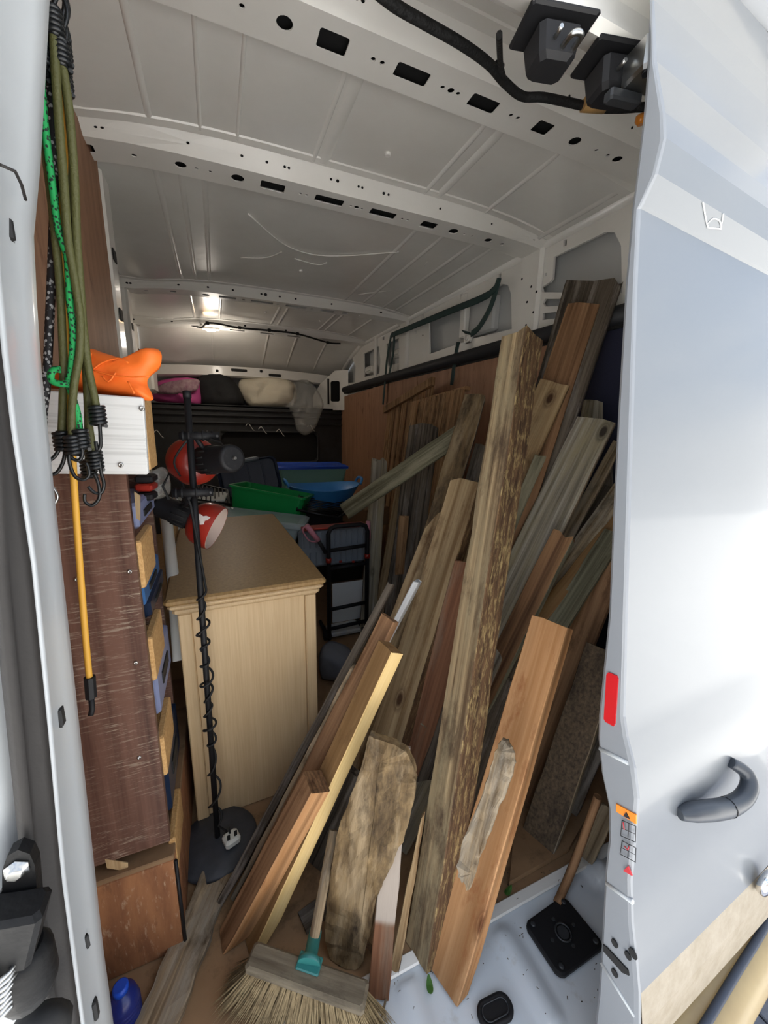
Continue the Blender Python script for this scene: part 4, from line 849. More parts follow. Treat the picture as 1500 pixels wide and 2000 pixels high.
# ---- two slatted fence panels against the right wall
def fence(label, tl, tr, n, gap, zb, xb, rail, seed):
    a, b = pt(tl), pt(tr); root = thing('slatted_fence', ((a.x+xb)/2, (a.y+b.y)/2, .004), label, 'fence panel', 'slatted fence panels against the right wall'); rnd = random.Random(seed)
    d = (b-a); wd = d.length/n; dn = d.normalized(); base_a = Vector((xb, a.y, zb)); up = (a-base_a); nn = dn.cross(up).normalized(); nn = nn if nn.x < 0 else -nn
    for i in range(n):
        T = a+d*((i+.5)/n)+nn*rnd.uniform(-.006, .01); Bq = base_a+Vector((0, d.y*((i+.5)/n), d.z*((i+.5)/n))); q = MB(); A, U, NN = frame(T-Bq, dn); L = (T-Bq).length
        Rm = Matrix((U, NN, A)).transposed(); q.box((T+Bq)/2, (wd-gap+rnd.uniform(-.006, .004), .014, L), Rm, bev=.002); q.build('slat', W['slat'], root)
    for off, hh, dz in rail:
        q = MB(); A, U, NN = frame(dn, up); Rm = Matrix((A, NN, U)).transposed(); q.box((a+b)/2+up.normalized()*dz+nn*off, (d.length+.03, .03, hh), Rm, bev=.002); q.build('rail', W['slat'], root)
    return root
fence('slatted fence panel with a broad top rail, further back', (757, 800, 'x', .735), (850, 745, 'x', .735), 8, .03, .02, .60, [(.022, .055, -.005)], 1)
fence('slatted fence panel with a thin top edge, nearer the post', (808, 786, 'x', .64), (908, 758, 'x', .62), 7, .006, .02, .44, [(-.012, .02, 0)], 2)

# ================================================================== OAK CABINET
cR = rotz(1.8); cc = Vector((-.580, .658, 0))
def cl_(x, y, z): return cc+cR@Vector((x, y, z))
cab = thing('oak_cabinet', cc, 'pale oak veneer cabinet with moulded top, end panel facing the doors', 'cabinet')
CW, CDp, CH = .382, .90, .70
def cbox(name, c, size, m, bev=.002):
    q = MB(); q.box(cl_(*c), size, cR, bev=bev); return q.build(name, m, cab)
cbox('end_panel', (0, .012, CH/2), (CW-.07, .016, CH-.004), W['oak'])
for s in (-1, 1):
    cbox('corner_stile', (s*(CW/2-.0185), .008, CH/2), (.033, .028, CH-.002), W['oak'], .003)
cbox('body', (0, CDp/2+.03, CH/2), (CW-.012, CDp-.03, CH-.006), W['oak'])
for i in range(3):
    d = cbox('drawer_front', (CW/2+.004, CDp/2+.03, .14+i*.22), (.016, CDp-.1, .2), W['oak'])
cbox('moulding', (0, CDp/2, CH+.011), (CW+.018, CDp+.03, .022), W['oak'], .007)
cbox('moulding', (0, CDp/2, CH+.028), (CW+.036, CDp+.05, .016), W['oak'], .006)
cbox('top', (0, CDp/2, CH+.044), (CW+.050, CDp+.06, .020), W['oaktop'], .006)

# ================================================================== FLOOR LAMP
LB = Vector((-.713, .566, 0)); LT = at(365, 768, y=.566)
fl = thing('floor_lamp', LB, 'black floor lamp with two red spot heads in front of the oak cabinet', 'floor lamp')
q = MB(); q.lathe(LB+Vector((0, 0, .003)), (0, 0, 1), [(.098, 0), (.108, .004), (.109, .010), (.104, .016), (.06, .024), (.012, .029)], 40); q.build('base', M['lampbase'], fl)
q = MB(); q.tube([LB+Vector((0, 0, .025)), LT], .0075, 12); q.lathe(LT, (0, 0, 1), [(.009, -.01), (.009, .004), (.004, .006)], 12); pole = q.build('pole', M['black'], fl)
ax = (LT-LB).normalized()
def lamp_head(cl_px, shade_px, tail_px, cd, cs, ct, prof, hr, flip):
    cp = at(*cl_px, c=cd)
    q = MB(); q.tube([cp+Vector((-.035, 0, 0)), cp+Vector((.05, -.004, 0))], .010, 10)
    for dx in (-.03, -.018, .012, .022, .032): q.tube([cp+Vector((dx, 0, 0)), cp+Vector((dx+.005, 0, 0))], .0125, 10)
    cj = q.build('clamp', M['black'], fl)
    q = MB(); q.lathe(cp+Vector((.045, -.004, 0)), (0, -1, 0), [(.003, .009), (.003, .011)], 8); q.build('clamp_screw', M['darkpl'], cj)
    a, b = at(*tail_px, c=ct), at(*shade_px, c=cs); d = (b-a).normalized(); L = (b-a).length
    q = MB(); q.lathe(a, d, [(hr*.75, 0), (hr*.95, .003), (hr, .010), (hr, L*.34), (hr*1.04, L*.36), (hr*1.04, L*.72), (hr*.86, L*.8), (hr*.6, L*.86)], 28); hs = q.build('lamp_housing', M['black'], fl)
    for k in range(14):
        t = 2*math.pi*k/14; u = d.orthogonal().normalized(); v = d.cross(u); o = (u*math.cos(t)+v*math.sin(t))*hr*1.045
        q = MB(); q.tube([a+d*L*.40+o, a+d*L*.68+o], .0022, 4); q.build('cooling_fin', M['matblack'], hs)
    for k in range(6):
        t = 2*math.pi*k/6; u = d.orthogonal().normalized(); v = d.cross(u); o = (u*math.cos(t)+v*math.sin(t))*hr*.55
        q = MB(); q.lathe(a+o+d*.001, -d, [(.0028, 0), (.0028, .0012)], 8); q.build('vent_hole', M['matblack'], hs)
    q = MB(); q.lathe(a+d*.001, -d, [(.0045, 0), (.0035, .010)], 8); q.build('end_screw', M['steel'], hs)
    q = MB(); sh = [(r, L*.74+z) for r, z in prof]; q.lathe(a, d, sh, 32, capped=(True, False)); q.lathe(a, d, [(r-.002, z) for r, z in sh], 32, m=1, capped=(True, False)); so_ = q.build('lamp_shade', [M['redshade'], M['shadein']], fl)
    q = MB(); q.tube([cp+Vector((0, 0, -.006)), (cp+a*.45+b*.55)/2, a*.5+b*.5+Vector((0, 0, hr*.6))], .006, 8); q.build('bracket', M['black'], fl)
    return a, d, L, so_
a1, d1, L1, s1 = lamp_head((383, 851), (376, 901), (456, 895), .905, 1.005, .885, [(.032, 0), (.050, .010), (.059, .026), (.062, .05), (.059, .068)], .032, 1)
a2, d2, L2, s2 = lamp_head((370, 962), (398, 1022), (306, 984), .90, 1.02, 1.005, [(.030, 0), (.045, .008), (.056, .024), (.060, .045), (.059, .068)], .030, 1)
# chipped paint patch on the lower shade
u = d2.orthogonal().normalized(); v = d2.cross(u); tocam = (CAM-a2); tocam = (tocam-d2*tocam.dot(d2)).normalized(); sd = d2.cross(tocam)
q = MB(); P = []
for k in range(11):
    t = 2*math.pi*k/11; rr = .010*(1+.45*math.sin(3*t+1)); ang = rr*math.cos(t)/.052*1.0-.15; zz = L2*.74+.042+rr*math.sin(t)*1.3; R_ = .0605
    P.append(q.vert(a2+d2*zz+(tocam*math.cos(ang)+sd*math.sin(ang))*R_))
q.face(P); q.build('chipped_patch', M['chippaint'], s2)
# cable wound round the pole
P = []; n = 260
for i in range(n):
    t = i/(n-1); z = .075+t*.72; turns = 15*t+4*max(0, .35-t)*2; rr = .0125+.004*math.sin(turns*2.1)+(.006*max(0, .35-t))
    c = LB+(LT-LB)*(z/LT.z); P.append(c+Vector((math.cos(turns*2*math.pi)*rr, math.sin(turns*2*math.pi)*rr, .006*math.sin(turns*5))))
P = [LB+Vector((.028, -.01, .033)), LB+Vector((.024, -.012, .055))]+P+[at(372, 985, c=.91), at(356, 945, c=.93), at(330, 925, c=.95), at(318, 950, c=.96), at(330, 975, c=.95)]
q = MB(); q.tube(P, .0030, 6); q.tube([at(410, 858, c=.9), at(432, 866, c=.89), at(438, 880, c=.88)], .0025, 6, smoothpath=4); q.tube([at(378, 845, c=.895), at(350, 880, c=.90), at(340, 905, c=.92), at(352, 930, c=.94)], .0025, 6, smoothpath=4); q.build('cable', M['matblack'], fl)
pc = at(452, 1638, z=.045); q = MB(); q.box(pc, (.042, .040, .024), rotz(20), bev=.006); pg = q.build('plug', M['plug'], fl)
for dx, dy, s in ((0, .010, (.004, .008, .016)), (-.010, -.008, (.008, .004, .016)), (.010, -.008, (.008, .004, .016))):
    q = MB(); q.box(pc+rotz(20)@Vector((dx, dy, .019)), s, rotz(20), bev=.0008); q.build('pin', M['matblack'], pg)

# ================================================================== RACK BY THE LEFT WALL
YR = .355
def yr(px, py, y=YR): return at(px, py, y=y)
xr_ = yr(292, 1300).x
rack = thing('tool_rack', ((XL+xr_)/2, .5, .30), 'narrow tool rack with a scratched brown side board behind the elastic cords', 'rack')
q = MB(); q.box(((XL+xr_)/2+.002, YR+.009, .72), (xr_-XL-.006, .018, .83), bev=.001); sb = q.build('side_panel', W['board'], rack)
for px, py in [(253, 1117), (265, 1295), (150, 1132), (272, 1480)]:
    p = yr(px, py, YR-.001); q = MB(); q.lathe(p+Vector((0, .002, 0)), (0, -1, 0), [(.004, 0), (.004, .003), (.0015, .0035), (.0015, .002)], 8); q.build('screw', M['steel'], sb)
for a, b, c, d in [(262, 960, 274, 1018), (205, 1678, 250, 1702)]:
    q = MB(); P = [yr(x, y, YR-.0005) for x, y in ((a, b), (c, b+8), (c, d), (a+4, d-6))]; k = [q.vert(p) for p in P]; k2 = [q.vert(p+Vector((0, .002, 0))) for p in P]; q.face(k); q.face(k2[::-1])
    for i in range(4): q.face((k[i], k[(i+1) % 4], k2[(i+1) % 4], k2[i]))
    q.build('laminate_chip', W['pale'], sb)
def zat(py, y=.46): return at(295, py, y=y).z
XS = xr_-.004
for a, b in ((1035, 1120), (1210, 1290), (1395, 1468), (1590, 1652)):
    z1, z0 = zat(a), zat(b); q = MB(); q.box((XS+.002, .445, (z0+z1)/2), (.016, .14, z1-z0), bev=.003); q.build('chipboard_rail', W['chip'], rack)
q = MB(); q.box(((XL+XS)/2, .66, .72), (XS-XL-.01, .018, .83)); q.build('side_panel', W['board'], rack)
for a in (1128, 1296, 1474, 1658):
    z0 = zat(a); q = MB(); q.box(((XL+XS)/2-.008, .515, z0), (XS-XL-.03, .26, .012)); q.build('shelf', W['chip'], rack)
for i, (a, b, m, lab, y0) in enumerate([(978, 1030, 'lilac', 'pale grey-blue tray on the top rail of the tool rack', .50), (1122, 1168, 'bluecase', 'blue plastic case with a slot in the tool rack', .47), (1172, 1208, 'navypl', 'dark navy tray below the blue case in the tool rack', .52), (1296, 1392, 'lilac', 'pale lilac tray in the middle of the tool rack', .50), (1480, 1586, 'navypl', 'tall navy case near the bottom of the tool rack', .50)]):
    z1, z0 = zat(a), zat(b); t = thing('tool_case', (XS-.05, y0, z0), lab, 'case', 'cases in the tool rack')
    q = MB(); q.box((XS-.038, y0+.05, (z0+z1)/2), (.075, .22, (z1-z0)*.96), bev=.006); q.build('case_body', M[m], t)
    q = MB(); q.box((XS+.0005, y0+.05, (z0+z1)/2-.005), (.004, .1, (z1-z0)*.25), bev=.001); q.build('grip_slot', M['matblack'], t)
# lower plywood box
q = None
pbx = thing('plywood_box', (-.868, .45, .003), 'worn reddish plywood box on the floor under the tool rack', 'box')
z1 = yr(345, 1672).z
def pb(name, c, s, m=None, bev=.002):
    q = MB(); q.box(c, s, bev=bev); return q.build(name, m or W['plybox'], pbx)
xr2 = yr(352, 1760, YR).x
pb('front_panel', ((XL+xr2)/2, YR-.002, z1/2+.003), (xr2-XL-.004, .014, z1))
pb('side_panel', (xr2-.008, YR+.34, z1/2+.003), (.014, .66, z1))
pb('lid', ((XL+xr2)/2, YR+.33, z1+.010), (xr2-XL, .68, .012), W['floorply'])
q = MB(); q.tube([(xr2+.002, YR-.008, .004), (xr2+.002, YR-.008, z1)], .004, 4); q.build('metal_edge', M['black'], pbx)
# white box on top of the rack
wz0, wz1 = yr(200, 925, .32).z, yr(180, 768, .32).z; wx0, wx1 = XL+.012, yr(284, 850, .32).x
wb = thing('white_box', ((wx0+wx1)/2, .45, wz0), 'white wood-grain board box on the tool rack, holding an orange bag', 'box')
q = MB(); q.box(((wx0+wx1)/2, .328, (wz0+wz1)/2), (wx1-wx0, .018, wz1-wz0), Matrix.Rotation(math.radians(2), 3, 'Y'), bev=.002)
q.g = [Vector((g.z, g.y, g.x)) for g in q.g]
fb = q.build('front_board', W['whiteboard'], wb)
q = MB(); q.box((wx1-.006, .382, (wz0+wz1)/2), (.012, .09, wz1-wz0-.004), bev=.002); q.build('side_board', W['chip'], wb)
q = MB(); q.box(((wx0+wx1)/2, .38, wz0+.012), (wx1-wx0-.02, .09, .012)); q.build('bottom_board', W['chip'], wb)
for px, py in [(277, 798), (236, 908)]:
    p = yr(px, py, .318); q = MB(); q.lathe(p, (0, -1, 0), [(.0042, -.001), (.0042, .002), (.0018, .0025), (.0018, .0015)], 10); q.build('screw', M['steel'], fb)

# ================================================================== SOFT THINGS
def puff(name, label, outline, c, thick, m, seed=0, cat='bag', wr=.012, freq=18, group=None, rings=9, tilt=0, parent=None, crease=0):
    """cushion-like closed mesh round a traced outline at camera depth c"""
    if c < 0: c = depth(at(sum(p[0] for p in outline)/len(outline), sum(p[1] for p in outline)/len(outline), y=-c))
    O = crom([at(a, b, c=c+tilt*(a-outline[0][0])/100) for a, b in outline+[outline[0]]], 4)[:-1]
    ctr = sum(O, Vector())/len(O); nn = -F; q = MB(); m_ = len(O); allr = []
    for sgn in (1, -1):
        rs = []
        for r in range(rings+1):
            s = 1-r/rings; ring = []
            for p in O:
                x = ctr+(p-ctr)*s; hgt = thick*math.sqrt(max(0, 1-s**3))
                wv = (noise.noise(x*freq+Vector((seed, 0, 0)))+.5*noise.noise(x*freq*2.3+Vector((0, seed, 0))))*wr
                if crease: wv -= crease*abs(noise.noise(x*freq*.8+Vector((seed*3, 1, 0))))**.5*.5
                x = x+nn*(sgn*hgt+(wv if 0 < r else 0)*sgn)
                ring.append(x)
            rs.append(ring)
        allr.append(rs)
    rows = [[q.vert(p) for p in r] for r in allr[0][:-1]]
    def fan(rows, tip):
        for a, b in zip(rows, rows[1:]):
            for j in range(m_): q.face((a[j], a[(j+1) % m_], b[(j+1) % m_], b[j]), 0, True)
        t = q.vert(tip)
        for j in range(m_): q.face((rows[-1][j], rows[-1][(j+1) % m_], t), 0, True)
    fan(rows, allr[0][-1][0])
    back = [rows[0]]+[[q.vert(p) for p in r] for r in allr[1][1:-1]]
    fan(back, allr[1][-1][0])
    o = q.build(name, m, parent)
    return tag(o, label, cat, group) if parent is None else o
ob = puff('orange_bag', 'crumpled bright orange nylon bag lying on the white box', [(82, 758), (84, 735), (120, 716), (160, 708), (176, 682), (205, 690), (250, 700), (290, 682), (308, 682), (316, 694), (312, 712), (292, 735), (288, 750), (296, 770), (294, 783), (240, 775), (180, 768), (120, 760)], .66, .035, M['orange'], seed=2, wr=.010, freq=14, crease=.03)
for pts in ([(182, 722), (200, 708), (230, 700), (250, 708)], [(178, 722), (230, 735), (292, 735)], [(200, 735), (212, 745), (226, 728)], [(250, 745), (262, 768)], [(178, 690), (172, 720), (176, 760)]):
    q = MB(); q.tube([at(a, b, c=.632) for a, b in pts], .0015, 5, smoothpath=4); q.build('seam', M['orange'], ob)
pk = puff('pink_bag', 'pink patterned fabric bag on the far ledge, leftmost of the bundles', [(296, 770), (305, 752), (340, 742), (384, 740), (390, 755), (388, 792), (340, 790), (300, 782)], -4.56, .13, M['pink'], seed=4, wr=.04, freq=6)
puff('printed_flap', None, [(300, 768), (312, 752), (345, 743), (386, 741), (389, 752), (380, 764), (340, 770)], -4.40, .03, mat('printed_lace_fabric', '#b59a9e', .8, col2='#8a5d73', vscale=18, bump=.3, bscale=30), seed=6, wr=.01, freq=8, parent=pk)
puff('black_bag', 'black fabric bag between the pink bag and the cream cloth', [(388, 792), (386, 765), (398, 735), (430, 730), (450, 738), (468, 760), (474, 792), (430, 800)], -4.56, .14, M['blackfab'], seed=9, wr=.05, freq=5)
puff('cream_cloth', 'bundle of crumpled cream cloth on the far ledge', [(470, 775), (466, 750), (480, 738), (530, 738), (570, 745), (580, 765), (572, 792), (520, 796), (488, 794)], -4.56, .14, M['cream'], seed=12, wr=.06, freq=6, cat='cloth')
puff('plastic_film', 'clear plastic sheet hanging over the bulkhead edge at the right', [(556, 748), (600, 742), (622, 765), (632, 790), (626, 810), (616, 835), (598, 850), (580, 840), (572, 812), (556, 796)], -4.30, .03, M['film'], seed=15, wr=.03, freq=9, cat='plastic sheet')
puff('grey_clothes', 'heap of crumpled dark grey clothes on the floor beside the cabinet', [(628, 1322), (622, 1290), (630, 1262), (648, 1255), (668, 1262), (690, 1278), (694, 1298), (676, 1316), (650, 1326)], -1.22, .09, M['greyfab'], seed=21, wr=.02, freq=11, cat='clothes')
puff('plastic_wrap', 'clear plastic wrap stuffed beside the rack top', [(298, 920), (318, 912), (332, 930), (328, 960), (310, 975), (296, 965)], .98, .02, M['film'], seed=23, wr=.02, freq=20, cat='plastic sheet')
# red and black grip beside the rack
rg = thing('hand_saw', at(287, 950, c=.88), 'red and black tool handle poking out beside the tool rack', 'tool')
for i, (py, m) in enumerate(((934, 'black'), (950, 'redshade'), (968, 'black'))):
    q = MB(); q.box(at(286, py, c=.9), (.036, .05, .017), rotz(-8), bev=.004); q.build('grip_band', M[m], rg)
# rolled sheet and picture frames between rack and cabinet
q = MB(); q.tube([at(322, 985, c=1.28), at(338, 1130, c=1.18), at(350, 1290, c=1.13)], .017, 14); tag(q.build('rolled_sheet', M['paper']), 'pale rolled sheet standing between the rack and the cabinet', 'roll')
for i in range(4):
    q = MB(); q.box(at(322+i*5, 1010, c=1.5)+Vector((0, .1*i, -.1)), (.010, .2, .28), bev=.002); tag(q.build('picture_frame', [W['chip'], M['paper']][i % 2]), ['brown edged picture frame, first behind the lower red lamp head', 'white picture frame, second behind the lower red lamp head', 'brown edged picture frame, third behind the lower red lamp head', 'white picture frame, furthest behind the lower red lamp head'][i], 'picture frame', 'picture frames left of the cabinet')

# ================================================================== ELASTIC CORDS
def cord(label, pts, m, r=.0048, y=.23, hooks=(), group='elastic cords hanging by the left pillar', dy=0, coil=True, tophook=True, hookm=None):
    P = [at(a, b, y=y+dy*i) for i, (a, b) in enumerate(pts)]
    t = thing('elastic_cord', P[-1], label, 'elastic cord', group)
    q = MB(); q.tube(P, r, 8, smoothpath=6); q.build('cord', m, t)
    def hook(P, nm='hook'):
        q = MB(); q.tube(P, .0024, 6, smoothpath=5); q.build(nm, hookm or M['wire'], t)
    def wrap(c, d):
        q = MB(); L = []
        for i in range(60):
            a = i/59*5*2*math.pi; L.append(c+d*(i/59*.026-.004)+Vector((math.cos(a)*.0085, math.sin(a)*.0085, 0)))
        q.tube(L, .0027, 6); q.lathe(c, d, [(.006, -.004), (.0075, 0), (.0075, .02), (.006, .024)], 8); q.build('wire_wrap', M['wire'], t)
    if coil:
        wrap(P[-1]+Vector((0, 0, -.018)), Vector((0, 0, 1)))
    if tophook:
        wrap(P[0]+Vector((0, 0, -.012)), Vector((0, 0, 1)))
        hook([P[0]+Vector((0, 0, .01)), P[0]+Vector((.012, 0, .04)), P[0]+Vector((.004, 0, .065)), P[0]+Vector((-.010, 0, .05))])
    for hk in hooks: hook([at(a, b, y=y-.006) for a, b in hk])
    return t
oc = M['olivecord']
cord('olive elastic cord at the left of the bundle, hook looped on itself', [(74, 120), (80, 200), (90, 300), (100, 383), (110, 483), (117, 560), (121, 640), (124, 720), (122, 800), (120, 850)], oc, y=.225, hooks=[[(122, 865), (108, 890), (92, 905), (98, 925), (112, 922), (124, 900), (128, 872)]])
cord('olive elastic cord bowing right then back to the middle hook', [(103, 40), (110, 167), (117, 267), (125, 367), (133, 470), (148, 560), (157, 627), (155, 693), (145, 750), (140, 813), (141, 858)], oc, y=.215, hooks=[[(134, 878), (136, 905), (146, 930), (162, 937), (174, 928), (172, 912), (168, 905)]])
cord('olive elastic cord second from the right, ending in two long hooks', [(112, 80), (122, 180), (131, 300), (139, 400), (146, 480), (152, 560), (160, 640), (170, 747), (174, 830), (184, 888)], oc, y=.235, hooks=[[(194, 900), (198, 925), (203, 945), (198, 962), (184, 962), (172, 950)], [(184, 925), (192, 945), (194, 972), (180, 987), (166, 980), (165, 965)]])
cord('olive elastic cord at the right of the bundle with a short straight hook', [(117, 100), (133, 200), (142, 300), (147, 383), (150, 467), (157, 560), (163, 640), (173, 720), (184, 773), (189, 800)], oc, y=.222, hooks=[[(194, 822), (196, 850), (196, 872), (190, 880), (187, 862)]])
cord('thin olive elastic cord crossing behind the others to the middle hook', [(120, 90), (118, 220), (115, 360), (116, 480), (124, 560), (128, 660), (126, 760), (134, 850)], oc, y=.25, r=.0038, coil=False)
cord('olive elastic cord hanging straight beside the orange bag', [(122, 150), (134, 260), (140, 380), (146, 480), (154, 580), (164, 680), (170, 780), (172, 880), (172, 905)], oc, y=.25, r=.0044, coil=True)
gc = cord('green and black patterned elastic cord with a small loop', [(78, 100), (82, 180), (88, 250), (103, 367), (113, 443), (124, 480), (132, 507), (136, 587), (143, 653), (139, 720), (134, 747), (142, 775), (152, 810), (156, 846)], M['greencord'], y=.218, r=.0042, hooks=[[(158, 868), (161, 885), (156, 898), (146, 898), (138, 892)]])
q = MB(); q.tube([at(a, b, y=.205) for a, b in [(118, 722), (106, 722), (99, 732), (103, 745), (120, 750), (132, 748)]], .0042, 8, smoothpath=5); q.build('loop', M['greencord'], gc)
yc = cord('long yellow elastic cord reaching furthest down, with a black end', [(116, 140), (121, 200), (124, 267), (126, 333), (123, 467), (126, 560), (131, 680), (138, 820), (145, 950), (154, 1080), (164, 1210), (172, 1300), (175, 1328)], M['yellowcord'], y=.232, r=.0046, coil=False)
q = MB(); q.tube([at(175, 1322, y=.232), at(178, 1362, y=.232)], .0080, 8, smooth=False); q.tube([at(178, 1362, y=.23), at(180, 1385, y=.23), at(177, 1397, y=.227)], .0042, 8); q.build('end_sleeve', M['black'], yc)
bc = cord('black and white flecked elastic cord with a bright steel hook', [(93, 60), (99, 160), (103, 267), (106, 380), (103, 480), (100, 560), (95, 667), (91, 747), (84, 813), (84, 880)], M['blackcord'], y=.238, r=.0052, coil=False, hooks=[[(86, 918), (94, 932), (98, 945), (108, 960), (112, 972), (104, 986), (90, 988)]], hookm=M['steel'])
q = MB(); q.tube([at(84, 868, y=.238), at(86, 925, y=.238)], .0068, 8); q.build('end_sleeve', M['black'], bc)
q = MB(); a = at(100, -10, y=.24); q.tube([a+Vector((-.16, 0, .03)), a+Vector((.03, 0, .03))], .006, 8); q.tube([a+Vector((-.14, .0, .03)), a+Vector((-.14, .0, .12))], .005, 6); tag(q.build('hanging_bar', M['wire']), 'black bar above the pillar from which the elastic cords hang', 'bar')

# ================================================================== PLASTIC BOXES AND TROLLEY
def bin_(label, cat, c, size, rot, m, taper=.86, wall=.006, rim=.012, name='plastic_box', lid=None, group=None, hz=0, tilt=None):
    """open tapered tub with a rim; lid = material"""
    Rm = rotz(rot)
    if tilt: Rm = Matrix.Rotation(math.radians(tilt[0]), 3, tilt[1]) @ Rm
    c = Vector(c); w, d, hh = size; t = thing(name, c, label, cat, group)
    def ring(sx, sy, z, r=.03): return [c+Rm@Vector((u, v, z)) for u, v in rrect(0, 0, sx, sy, r, 4)]
    q = MB(); q.grid([ring(w*taper, d*taper, 0), ring(w, d, hh), ring(w-2*wall, d-2*wall, hh), ring(w*taper-2*wall, d*taper-2*wall, wall)], closed=True, smooth=False)
    base = [q.vert(p) for p in ring(w*taper, d*taper, 0)]; q.face(base); b2 = [q.vert(p) for p in ring(w*taper-2*wall, d*taper-2*wall, wall)]; q.face(b2[::-1]); q.build('tub', m, t)
    q = MB(); q.grid([ring(w, d, hh-rim), ring(w+2*rim, d+2*rim, hh-rim), ring(w+2*rim, d+2*rim, hh), ring(w-.002, d-.002, hh+.001)], closed=True, smooth=False); q.build('rim', m, t)
    if lid:
        q = MB(); q.grid([ring(w+2.4*rim, d+2.4*rim, hh-rim*.6), ring(w+2.4*rim, d+2.4*rim, hh+.012), ring(w, d, hh+.02), ring(w-.06, d-.06, hh+.012)], closed=True, smooth=False); k = [q.vert(p) for p in ring(w-.06, d-.06, hh+.012)]; q.face(k); q.build('lid', lid, t)
    return t
def A(px, py, y): return at(px, py, y=y)
# supporting totes hidden mostly by the cabinet
bin_('dark grey storage tote standing behind the cabinet', 'tote', (-.52, 1.98, .004), (.62, .46, .50), 4, M['greypl'], lid=M['darkpl'], name='storage_tote', group='storage totes behind the cabinet')
bin_('black storage tote standing beside the trolley at the back', 'tote', (.10, 2.62, .004), (.66, .60, .56), 0, M['darkpl'], lid=M['black'], name='storage_tote', group='storage totes behind the cabinet')
bin_('black storage tote furthest back below the navy crate', 'tote', (-.52, 2.85, .004), (.5, .6, .60), 0, M['darkpl'], lid=M['black'], name='storage_tote', group='storage totes behind the cabinet')
bin_('frosted clear box with a white lid behind the oak cabinet', 'plastic box', (-.45, 1.83, .58), (.50, .26, .10), -18, M['clear'], lid=M['clear'], tilt=(7, 'Y'))
gb = bin_('bright green open plastic box behind the cabinet', 'plastic box', (-.37, 2.13, .53), (.46, .28, .27), -24, M['green'], tilt=(10, 'Y'))
nc = A(488, 932, 2.52); nr = Matrix.Rotation(math.radians(-9), 3, 'Y') @ Matrix.Rotation(math.radians(-22), 3, 'X')
t = thing('plastic_crate', nc-Vector((0, 0, .16)), 'dark navy crate tipped on its side behind the red lamp head', 'crate')
def npt(u, v, d): return nc+nr@Vector((u, d, v))
q = MB(); q.grid([[npt(u*k, v*k, d) for u, v in rrect(0, 0, .40, .25, .04, 4)] for k, d in ((1.04, 0), (1.06, .03), (.98, .03), (.90, .24))], closed=True, smooth=False); k = [q.vert(npt(u*.9, v*.9, .24)) for u, v in rrect(0, 0, .40, .25, .04, 4)]; q.face(k); q.build('tub', M['navypl'], t)
q = MB(); q.grid([[npt(u*k, v*k, d) for u, v in rrect(0, 0, .40, .25, .04, 4)] for k, d in ((1.05, .012), (1.05, -.006), (.97, -.012), (.93, -.002))], closed=True, smooth=False); k = [q.vert(npt(u*.93, v*.93, -.002)) for u, v in rrect(0, 0, .40, .25, .04, 4)]; q.face(k); q.build('lid', M['navypl'], t)
for u in (-.1, 0, .1):
    q = MB(); q.box(npt(u, 0, -.004), (.012, .008, .2), nr, bev=.002); q.build('lid_rib', M['navypl'], t)
q = MB(); q.box(npt(.03, .125, -.012), (.12, .03, .03), nr, bev=.008); q.build('crate_handle', M['greypl'], t)
bin_('translucent teal box with a cobalt blue lid at the back', 'plastic box', (.14, 3.15, .60), (.60, .40, .24), -3, M['teal'], lid=M['cobalt'])
# flexible tub
tb = A(633, 975, 2.35); t = thing('flexible_tub', (tb.x, tb.y, tb.z-.04), 'round bright blue flexible tub with two handles', 'tub')
q = MB(); rows = []
for r, z in ((.15, 0), (.205, .06), (.25, .13), (.256, .135), (.245, .135), (.20, .065), (.145, .006)):
    rows.append([Vector((tb.x+r*1.05*math.cos(a), tb.y+r*.9*math.sin(a), tb.z-.04+z+.022*(z/.13)*math.cos(a)**2)) for a in [k*math.pi/16 for k in range(32)]])
q.grid(rows, closed=True); k = [q.vert(p) for p in rows[-1]]; q.face(k[::-1]); k = [q.vert(p) for p in rows[0]]; q.face(k); q.build('tub_body', M['blue'], t)
for s in (-1, 1):
    q = MB(); c = Vector((tb.x+s*.262, tb.y, tb.z+.11)); q.tube([c+Vector((0, -.06, 0)), c+Vector((s*.02, -.045, .04)), c+Vector((s*.02, .045, .04)), c+Vector((0, .06, 0))], .010, 8, smoothpath=3); q.build('tub_handle', M['blue'], t)
# wire rack
rc = A(632, 990, 2.2); t = thing('wire_rack', rc, 'black wire rack under the blue tub', 'wire rack')
q = MB(); C4 = [A(585, 968, 2.2), A(690, 984, 2.2), A(692, 990, 2.0), A(660, 1012, 1.9), A(580, 996, 1.9)]; q.tube(C4+[C4[0]], .008, 8); q.build('frame', M['wire'], t)
for i in range(9):
    f_ = (i+.5)/9; a = C4[4].lerp(C4[0], f_); b = C4[3].lerp(C4[1], f_); q = MB(); q.tube([a, b], .0035, 6); q.build('wire', M['wire'], t)
q = MB(); P = [A(385, 945, 2.35), A(445, 958, 2.35), A(450, 985, 2.0), A(380, 975, 2.0)]
t = thing('wire_basket', P[0], 'black wire basket with white paper behind the lower lamp head', 'wire basket')
q = MB(); q.tube(P+[P[0]], .008, 8); q.build('frame', M['wire'], t)
for i in range(8):
    f_ = (i+.5)/8; q = MB(); q.tube([P[0].lerp(P[1], f_), P[3].lerp(P[2], f_)], .0035, 6); q.build('wire', M['wire'], t)
q = MB(); q.box((P[0]+P[2])/2-Vector((0, 0, .02)), (.16, .3, .012), rotz(-6), bev=.003); tag(q.build('paper_pad', M['paper']), 'white paper pad under the black wire basket', 'paper')
